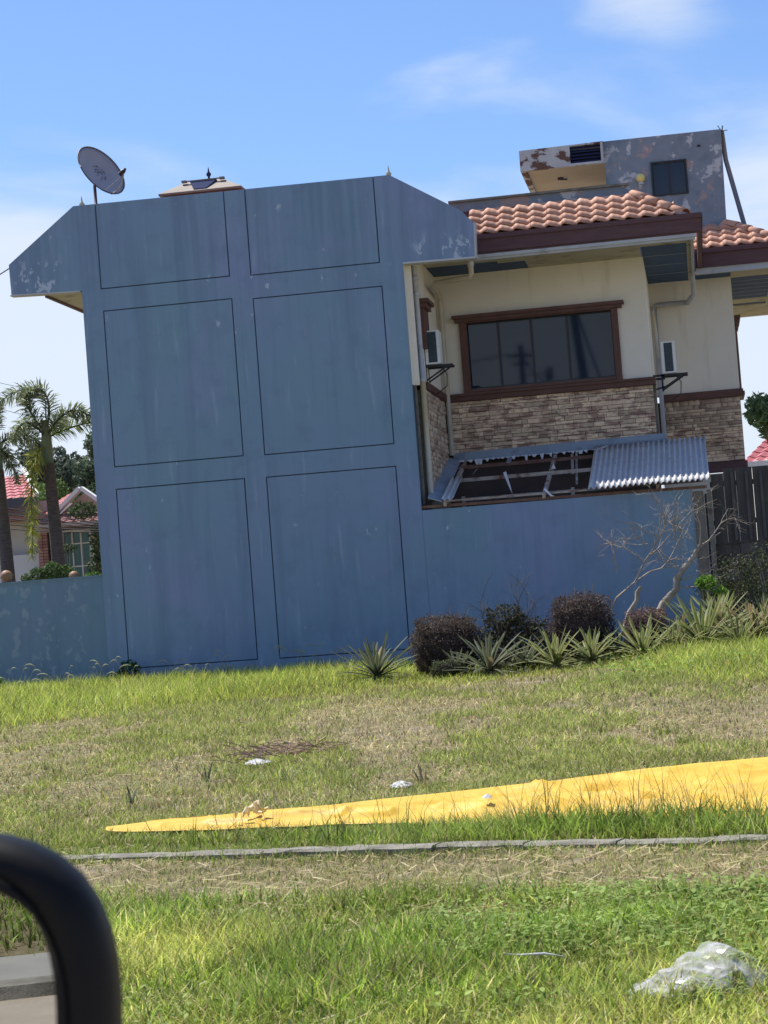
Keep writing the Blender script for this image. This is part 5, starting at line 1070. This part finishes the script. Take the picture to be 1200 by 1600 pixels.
broad('broadleaf_weeds', 14000, lambda x, y: (vdist(x, y) < -1.1), .009, 4.4, 7.0, .05, (0.12, .20, .03), (0.36, .42, .12), 2.6, .46)
broad('broadleaf_weeds', 30000, lambda x, y: (vdist(x, y) > .4), .013, 8.6, 24, .05, (0.09, .16, .03), (0.26, .28, .10), .8, .52)
broad('broadleaf_weeds', 12000, lambda x, y: (x > -1.3), .030, 20, 31, .20, (0.10, .20, .03), (0.28, .38, .08), .9, .42)
# bank of soil under the right-hand plants is covered by low dark weeds
broad('broadleaf_weeds', 9000, lambda x, y: (x > -4.6) & (y > 28.5), .03, 28, 32.6, .10, (0.03, .06, .02), (0.12, .15, .05), .9, .3)

# ------------------------------------------------------------------ yellow tarp
def build_tarp():
    near = [(-2.84, 9.55), (-2.55, 9.40), (-2.2, 9.33), (-1.7, 9.24), (-1.2, 9.05), (-.5, 8.80), (0.15, 8.52), (1.2, 8.22), (2.4, 7.9)]
    far = [(-2.86, 9.64), (-2.62, 9.80), (-2.28, 9.92), (-1.95, 9.98), (-1.6, 10.18), (-.6, 10.74), (0.25, 11.16), (1.2, 12.2), (2.4, 13.4)]
    def samp(P, t):
        f = t * (len(P) - 1); i = min(int(f), len(P) - 2); f -= i; return P[i][0] * (1 - f) + P[i + 1][0] * f, P[i][1] * (1 - f) + P[i + 1][1] * f
    nu, nv = 260, 60; V = []
    for i in range(nu + 1):
        a = samp(near, i / nu); b = samp(far, i / nu)
        for j in range(nv + 1):
            t = j / nv; x = a[0] * (1 - t) + b[0] * t; y = a[1] * (1 - t) + b[1] * t; wv = math.hypot(b[0] - a[0], b[1] - a[1])
            e = min(t, 1 - t) * wv; lift = min(1, e / .30) ** 1.5
            ed = 0.0 if 0 < j < nv else .02 * mnoise.noise(Vector((x * 3, y * 3, 1)))
            z = .028 + lift * (.018 * mnoise.noise(Vector((x * .9, y * .9, 2))) + .014 * mnoise.noise(Vector((x * 2.2 + y, y * 3.1, 4))))
            rg = 1 - abs(mnoise.noise(Vector((x * 1.3 + y * 1.2, y * 2.6 - x * .4, 7)))); z += lift * .030 * (max(0, rg - .80) / .20) ** 1.5
            rg = 1 - abs(mnoise.noise(Vector((x * 3.3 - y * 2.2, y * 4.6 + x * 1.4, 9)))); z += lift * .018 * (max(0, rg - .82) / .18) ** 1.5
            z += .015 * math.exp(-((1 - t) * wv / .10) ** 2)        # rolled far hem
            V.append((x, y + ed, z + float(gz(x, y)) * .6))
    F = [(i * (nv + 1) + j, (i + 1) * (nv + 1) + j, (i + 1) * (nv + 1) + j + 1, i * (nv + 1) + j + 1) for i in range(nu) for j in range(nv)]
    t = thing('tarpaulin', 'long bright yellow tarpaulin spread on the grass, narrowing to the left', 'tarpaulin', (-.4, 9.8, 0))
    o = mesh_obj('sheet', V, F, M['tarp'], t, True); md = o.modifiers.new('thick', 'SOLIDIFY'); md.thickness = .003
    # knotted corner rag where the sheet is tied
    mb = MB(); random.seed(2)
    for k in range(11):
        p = Vector((-2.15 + random.uniform(-.05, .05), 9.55 + random.uniform(-.10, .10), .045)); q = p + Vector((random.uniform(-.05, .09), random.uniform(-.04, .04), random.uniform(.0, .06))); r_ = (p + q) / 2 + Vector((0, 0, .02)); mb.tube([p, p.lerp(r_, .5) , r_.lerp(q, .6), q], [.004, .008, .006, .001], 5)
    mb.build('tied_corner', mat('pale_knot', (0.62, .48, .22), (0.70, .62, .45), 20, .7), t)
    MB().add([(-1.05, 9.40, .07), (-1.02, 9.41, .068), (-1.015, 9.44, .075), (-1.04, 9.46, .078), (-1.06, 9.43, .075), (-1.035, 9.43, .088)], [(0, 1, 5), (1, 2, 5), (2, 3, 5), (3, 4, 5), (4, 0, 5)]).build('white_patch', M['paper'], t)
build_tarp()

# ------------------------------------------------------------------ litter
def crumple(name, cx, cy, rx, ry, h, m, label, cat, seed, n=26, rot=0.0, sub=None):
    random.seed(seed); V = []; nu, nv = n, n // 2
    z0 = float(gz(cx, cy)) + .02; ca, sa = math.cos(rot), math.sin(rot)
    for i in range(nu):
        for j in range(nv + 1):
            a = 2 * math.pi * i / nu; b = j / nv; rr = math.sin(b * math.pi / 2 + .0001) if False else b
            x = math.cos(a) * rx * rr; y = math.sin(a) * ry * rr; q = Vector((x * 14, y * 14, seed)); k = mnoise.noise(q * .6); f = 1 + .7 * mnoise.noise(Vector((math.cos(a) * 2, math.sin(a) * 2, seed)))
            z = h * (1 - b * b) * (.6 + .8 * (k + .5)) + .022 * (1 - abs(mnoise.noise(q * 2.6))) * (1 - b * .5); x *= f; y *= f
            V.append((cx + x * ca - y * sa, cy + x * sa + y * ca, z0 + z))
    F = [(i * (nv + 1) + j, ((i + 1) % nu) * (nv + 1) + j, ((i + 1) % nu) * (nv + 1) + j + 1, i * (nv + 1) + j + 1) for i in range(nu) for j in range(nv)]
    o = mesh_obj(name, V, F, m, None, False, (cx, cy, z0)); return tag(o, label, cat)
crumple('paper_scrap', -2.93, 13.35, .085, .10, .014, M['paper'], 'crumpled white paper scrap lying in the dry grass left of centre', 'litter', 3)
crumple('paper_scrap', -1.68, 11.15, .06, .09, .014, M['paper'], 'small silvery white scrap beside the upper edge of the yellow tarp', 'litter', 4)
# dead twig heap by the paper
mb = MB(); random.seed(8)
for k in range(160):
    p = Vector((-2.85 + random.gauss(0, .17), 13.9 + random.gauss(0, .3), .02)); a = random.uniform(0, 6.28); q = p + Vector((math.cos(a), math.sin(a), random.uniform(0, .5))) * random.uniform(.05, .16); mb.tube([p, (p + q) / 2 + Vector((0, 0, .01)), q], .003, 3, False)
o = mb.build('cut_grass_heap', mat('dead_grass_heap', (0.20, .12, .09), (0.36, .24, .18), 10, .9)); o['kind'] = 'stuff'
def small_plant(x, y, label, seed, n=9, ln=.14, c='dull'):
    random.seed(seed); z = float(gz(x, y)); t = thing('weed_clump', label, 'weed', (x, y, z))
    for k in range(n):
        o = bpy.data.objects.new('leaf', LM[c][random.choice((0, 1, 2))]); COL.objects.link(o); o.parent = t; s_ = ln * random.uniform(.7, 1.2); o.scale = (s_ * 1.3, s_ * 1.3, s_); o.rotation_euler = (math.radians(-random.uniform(5, 60)), 0, math.radians(k * 137))
small_plant(-3.05, 12.45, 'small grey spiky weed below the white paper scrap', 1); small_plant(-1.55, 11.15, 'dry spiky weed at the upper edge of the tarp', 2, 7, .16, 'dry')
small_plant(-1.60, 11.35, 'upright green weed just behind the dry one at the tarp', 3, 6, .12); small_plant(-2.45, 12.0, 'yellow green weed standing alone right of the white paper', 4, 5, .16, 'bright')
small_plant(-3.2, 11.3, 'thin pointed weed left of the tied tarp corner', 6, 5, .14, 'dull')

# clear plastic bag
def plastic_bag():
    t = thing('plastic_bag', 'crumpled clear plastic bag lying on the grass at the lower right', 'plastic bag', (-.1, 5.38, .05))
    m = bpy.data.materials.new('clear_film'); m.use_nodes = True; n_ = m.node_tree; n_.nodes.clear(); N = n_.nodes.new; L = n_.links.new
    o_ = N('ShaderNodeOutputMaterial'); p = N('ShaderNodeBsdfPrincipled'); p.inputs['Base Color'].default_value = (.50, .49, .48, 1); p.inputs['Roughness'].default_value = .18; p.inputs['Specular IOR Level'].default_value = .8
    tr = N('ShaderNodeBsdfTransparent'); mx = N('ShaderNodeMixShader'); lw = N('ShaderNodeLayerWeight'); lw.inputs['Blend'].default_value = .35
    g = N('ShaderNodeNewGeometry'); nz = N('ShaderNodeTexNoise'); nz.inputs['Scale'].default_value = 26; nz.inputs['Detail'].default_value = 5; L(g.outputs['Position'], nz.inputs['Vector'])
    mr_ = N('ShaderNodeMapRange'); mr_.inputs['From Min'].default_value = .38; mr_.inputs['From Max'].default_value = .62; mr_.inputs['To Min'].default_value = .03; mr_.inputs['To Max'].default_value = .50; L(nz.outputs['Fac'], mr_.inputs['Value'])
    ad = N('ShaderNodeMath'); ad.operation = 'ADD'; ad.use_clamp = True; L(mr_.outputs[0], ad.inputs[0]); ml_ = N('ShaderNodeMath'); ml_.operation = 'MULTIPLY'; ml_.inputs[1].default_value = .5; L(lw.outputs['Facing'], ml_.inputs[0]); L(ml_.outputs[0], ad.inputs[1])
    L(ad.outputs[0], mx.inputs[0]); L(tr.outputs[0], mx.inputs[1]); L(p.outputs[0], mx.inputs[2]); L(mx.outputs[0], o_.inputs[0])
    nu, nv = 90, 40; V = []
    A = Vector((-.252, 5.04, -.03)); B = Vector((-.030, 5.28, -.03)); ax = (B - A); side = Vector((-ax.y, ax.x, 0)).normalized()
    for i in range(nu + 1):
        s_ = i / nu; w_ = .010 + .07 * min(1, s_ * 3.0) ** .7 + .03 * s_; 
        for j in range(nv):
            th = 2 * math.pi * j / nv; c = A + ax * s_; up = max(0, math.sin(th)); hgt = .022 + .032 * math.sin(min(1, s_ * 1.3) * math.pi * .75) + (.045 * sstep(s_, .5, .95))
            q = Vector((s_ * 5, math.cos(th) * 1.5, math.sin(th) * 1.5)); k = 1 + .28 * mnoise.noise(q * 1.2); rg = 1 - abs(mnoise.noise(Vector((s_ * 7, th * 1.3, 3))) * 2); k += .12 * rg
            fl = .10 * float(sstep(s_, .8, 1))
            V.append(c + side * math.cos(th) * (w_ + fl * .3) * k + Vector((0, 0, math.sin(th) * (hgt if math.sin(th) > 0 else .012) * k + .02)))
    F = [(i * nv + j, i * nv + (j + 1) % nv, (i + 1) * nv + (j + 1) % nv, (i + 1) * nv + j) for i in range(nu) for j in range(nv)]
    F.append(tuple(range(nv)))
    mesh_obj('film', V, F, m, t, False)
    # crumpled inner sheet that catches the light
    V = []; nu, nv = 46, 26
    for i in range(nu + 1):
        for j in range(nv + 1):
            s_ = .06 + .9 * i / nu; q = (j / nv * 2 - 1); w_ = .075 * min(1, s_ * 3); p_ = A + ax * s_ + side * q * w_
            z = .030 + .022 * mnoise.noise(Vector((s_ * 8, q * 2.0, 5))) + .020 * (1 - abs(2 * mnoise.noise(Vector((s_ * 12, q * 3, 1))))) * (1 - q * q * .6) ; V.append((p_.x, p_.y, max(-.015, z - .028)))
    F = [(i * (nv + 1) + j, (i + 1) * (nv + 1) + j, (i + 1) * (nv + 1) + j + 1, i * (nv + 1) + j + 1) for i in range(nu) for j in range(nv)]
    mesh_obj('inner_fold', V, F, mat('dull_film', (.40, .37, .34), (.50, .48, .46), 30, .35), t, False)
    MB().lathe([(0, 0), (.018, 0), (.02, .012), (.012, .02), (0, .022)], (A.x + .04, A.y + .035, .0), 12).build('blue_print', mat('blue_ink', (.18, .25, .55), rough=.4), t, True)
plastic_bag()
o = MB().tube([(-.60, 5.55, .045), (-.56, 5.575, .035), (-.49, 5.535, .042), (-.44, 5.55, .03)], [.001, .003, .004, .001], 6).build('rag_strip', M['paper'], None, True, loc=(-.5, 5.45, .06)); tag(o, 'thin pale rag strip lying in the near grass left of the plastic bag', 'litter')

# ------------------------------------------------------------------ behind the camera (seen in the mirror and the window glass)
up_ = thing('utility_pole', 'wooden utility pole with a crossarm across the road, mirrored in the big window', 'utility pole', (-6.66, -13.0, 0))
MB().tube([(-6.66, -13, -.2), (-6.62, -13, 10.75)], [.16, .11], 10).build('pole', M['poletimber'], up_, True)
MB().bar((-7.2, -13.1, 10.35), (-6.1, -13.1, 10.30), .1, .12).bar((-7.0, -13.1, 10.0), (-6.3, -13.1, 10.0), .08, .1).build('crossarm', M['poletimber'], up_)
for x in (-7.15, -6.85, -6.4, -6.15): MB().lathe([(0, 0), (.03, 0), (.05, .05), (.03, .1), (0, .12)], (x, -13.1, 10.4), 8).build('insulator', M['hwhite'], up_, True)
MB().lathe([(0, 0), (.17, 0), (.17, .5), (.1, .58), (0, .58)], (-5.55, -13, 9.2), 12).bar((-6.6, -13, 9.5), (-5.6, -13, 9.5), .06, .06).build('transformer', M['steel'], up_, True)
up2 = thing('leaning_pole', 'leaning second pole wrapped in cables, mirrored as dark bands in the window', 'utility pole', (-3.7, -10, 0))
MB().tube([(-3.2, -10, -.2), (-3.75, -10, 5.5), (-4.35, -10, 12.5)], [.16, .15, .12], 10).build('pole', M['poletimber'], up2, True)
MB().tube([(-3.4, -9.7, -.2), (-3.5, -9.7, 5.5), (-3.95, -9.7, 9.5), (-4.25, -9.7, 12.3)], .07, 8).tube([(-3.0, -9.6, 3), (-3.15, -9.6, 8.0), (-3.7, -9.6, 10), (-4.3, -9.6, 12.3)], .05, 8).build('cable_bundle', M['wire'], up2, True)
cable('cable', (-6.62, -13, 10.3), (-4.2, -10.2, 9.0), .8, .03, 'slack cable between the utility pole and the leaning pole', 'cables across the road')
cable('cable', (-7.2, -13, 10.4), (-40, -12, 10.0), .8, .03, 'long cable running left from the crossarm', 'cables across the road')
for k in range(7):
    x = -13 + k * 4.2; shrub((x, -20 - .3 * (k % 2), 0), [(x, -20, 1.0, 2.0, 1.0, 1.2), (x + 1.5, -20.3, 1.2, 1.6, 1.0, 1.3)], 2600, .12, (0.03, .05, .02), (0.09, .13, .05), ['leftmost', 'second', 'third', 'middle', 'fifth', 'sixth', 'rightmost'][k] + ' dark hedge shrub across the road behind the camera', stems=6)

# ------------------------------------------------------------------ car side mirror
def car_mirror():
    R3 = camo.matrix_world.to_3x3(); C0 = Vector((0, 0, CZ)); f = 3300.
    def ray(px_, py_): return (R3 @ Vector(((px_ - 600) / f, -(py_ - 800) / f, -1))).normalized()
    d = ray(45, 1545); r_ = Vector((-.12, -1, 0)).normalized(); dep = math.radians(7.0); r_ = Vector((r_.x * math.cos(dep), r_.y * math.cos(dep), -math.sin(dep)))
    n = (r_ - d).normalized()                         # glass normal, tilted so that it shows the road behind
    c = C0 + ray(-133, 1645) * .9
    w_ = R3 @ Vector((0, 1, 0)); w_ -= n * w_.dot(n); w_.normalize(); u = w_.cross(n); u.normalize()
    t = thing('side_mirror', 'black rounded car side mirror at the lower left, out of focus', 'car mirror', tuple(c - w_ * .1))
    def ring(a, b, dz, k=48, e=3.0):
        out = []
        for i in range(k):
            th = 2 * math.pi * i / k; cx, sy = math.cos(th), math.sin(th); q = (abs(cx) ** e + abs(sy) ** e) ** (-1 / e); out.append(c + u * cx * q * a + w_ * sy * q * b + n * dz)
        return out
    def loft(rings, name, m, parent=t, cap=False):
        V = []; F = []; k = 48
        for rg in rings: V += rg
        for i in range(len(rings) - 1):
            for j in range(k): F.append((i * k + j, i * k + (j + 1) % k, (i + 1) * k + (j + 1) % k, (i + 1) * k + j))
        if cap: F.append(tuple((len(rings) - 1) * k + j for j in range(k)))
        return mesh_obj(name, V, F, m, parent, True)
    A, B, a, b = .0800, .0870, .0575, .0725
    loft([ring(a - .001, b - .001, -.006), ring(a, b, 0), ring(a + .003, b + .003, .004), ring(A - .018, B - .018, .004), ring(A - .0175, B - .0175, .0015), ring(A - .0165, B - .0165, .0015), ring(A - .016, B - .016, .0035), ring(A - .004, B - .004, .000), ring(A, B, -.008), ring(A + .001, B + .001, -.02), ring(A - .004, B - .004, -.045), ring(A - .02, B - .02, -.07), ring(A - .045, B - .045, -.085)], 'housing', M['plastic'], cap=True)
    g = ring(a + .001, b + .001, -.004); mesh_obj('mirror_glass', g, [tuple(range(48))], M['mirror'], t)
    arm = MB().tube([c - w_ * .06 - u * .03 - n * .05, c - w_ * .14 - u * .06 - n * .05, c - w_ * .20 - u * .12 - n * .02], [.03, .028, .035], 12).build('mounting_arm', M['plastic'], t, True)
car_mirror()
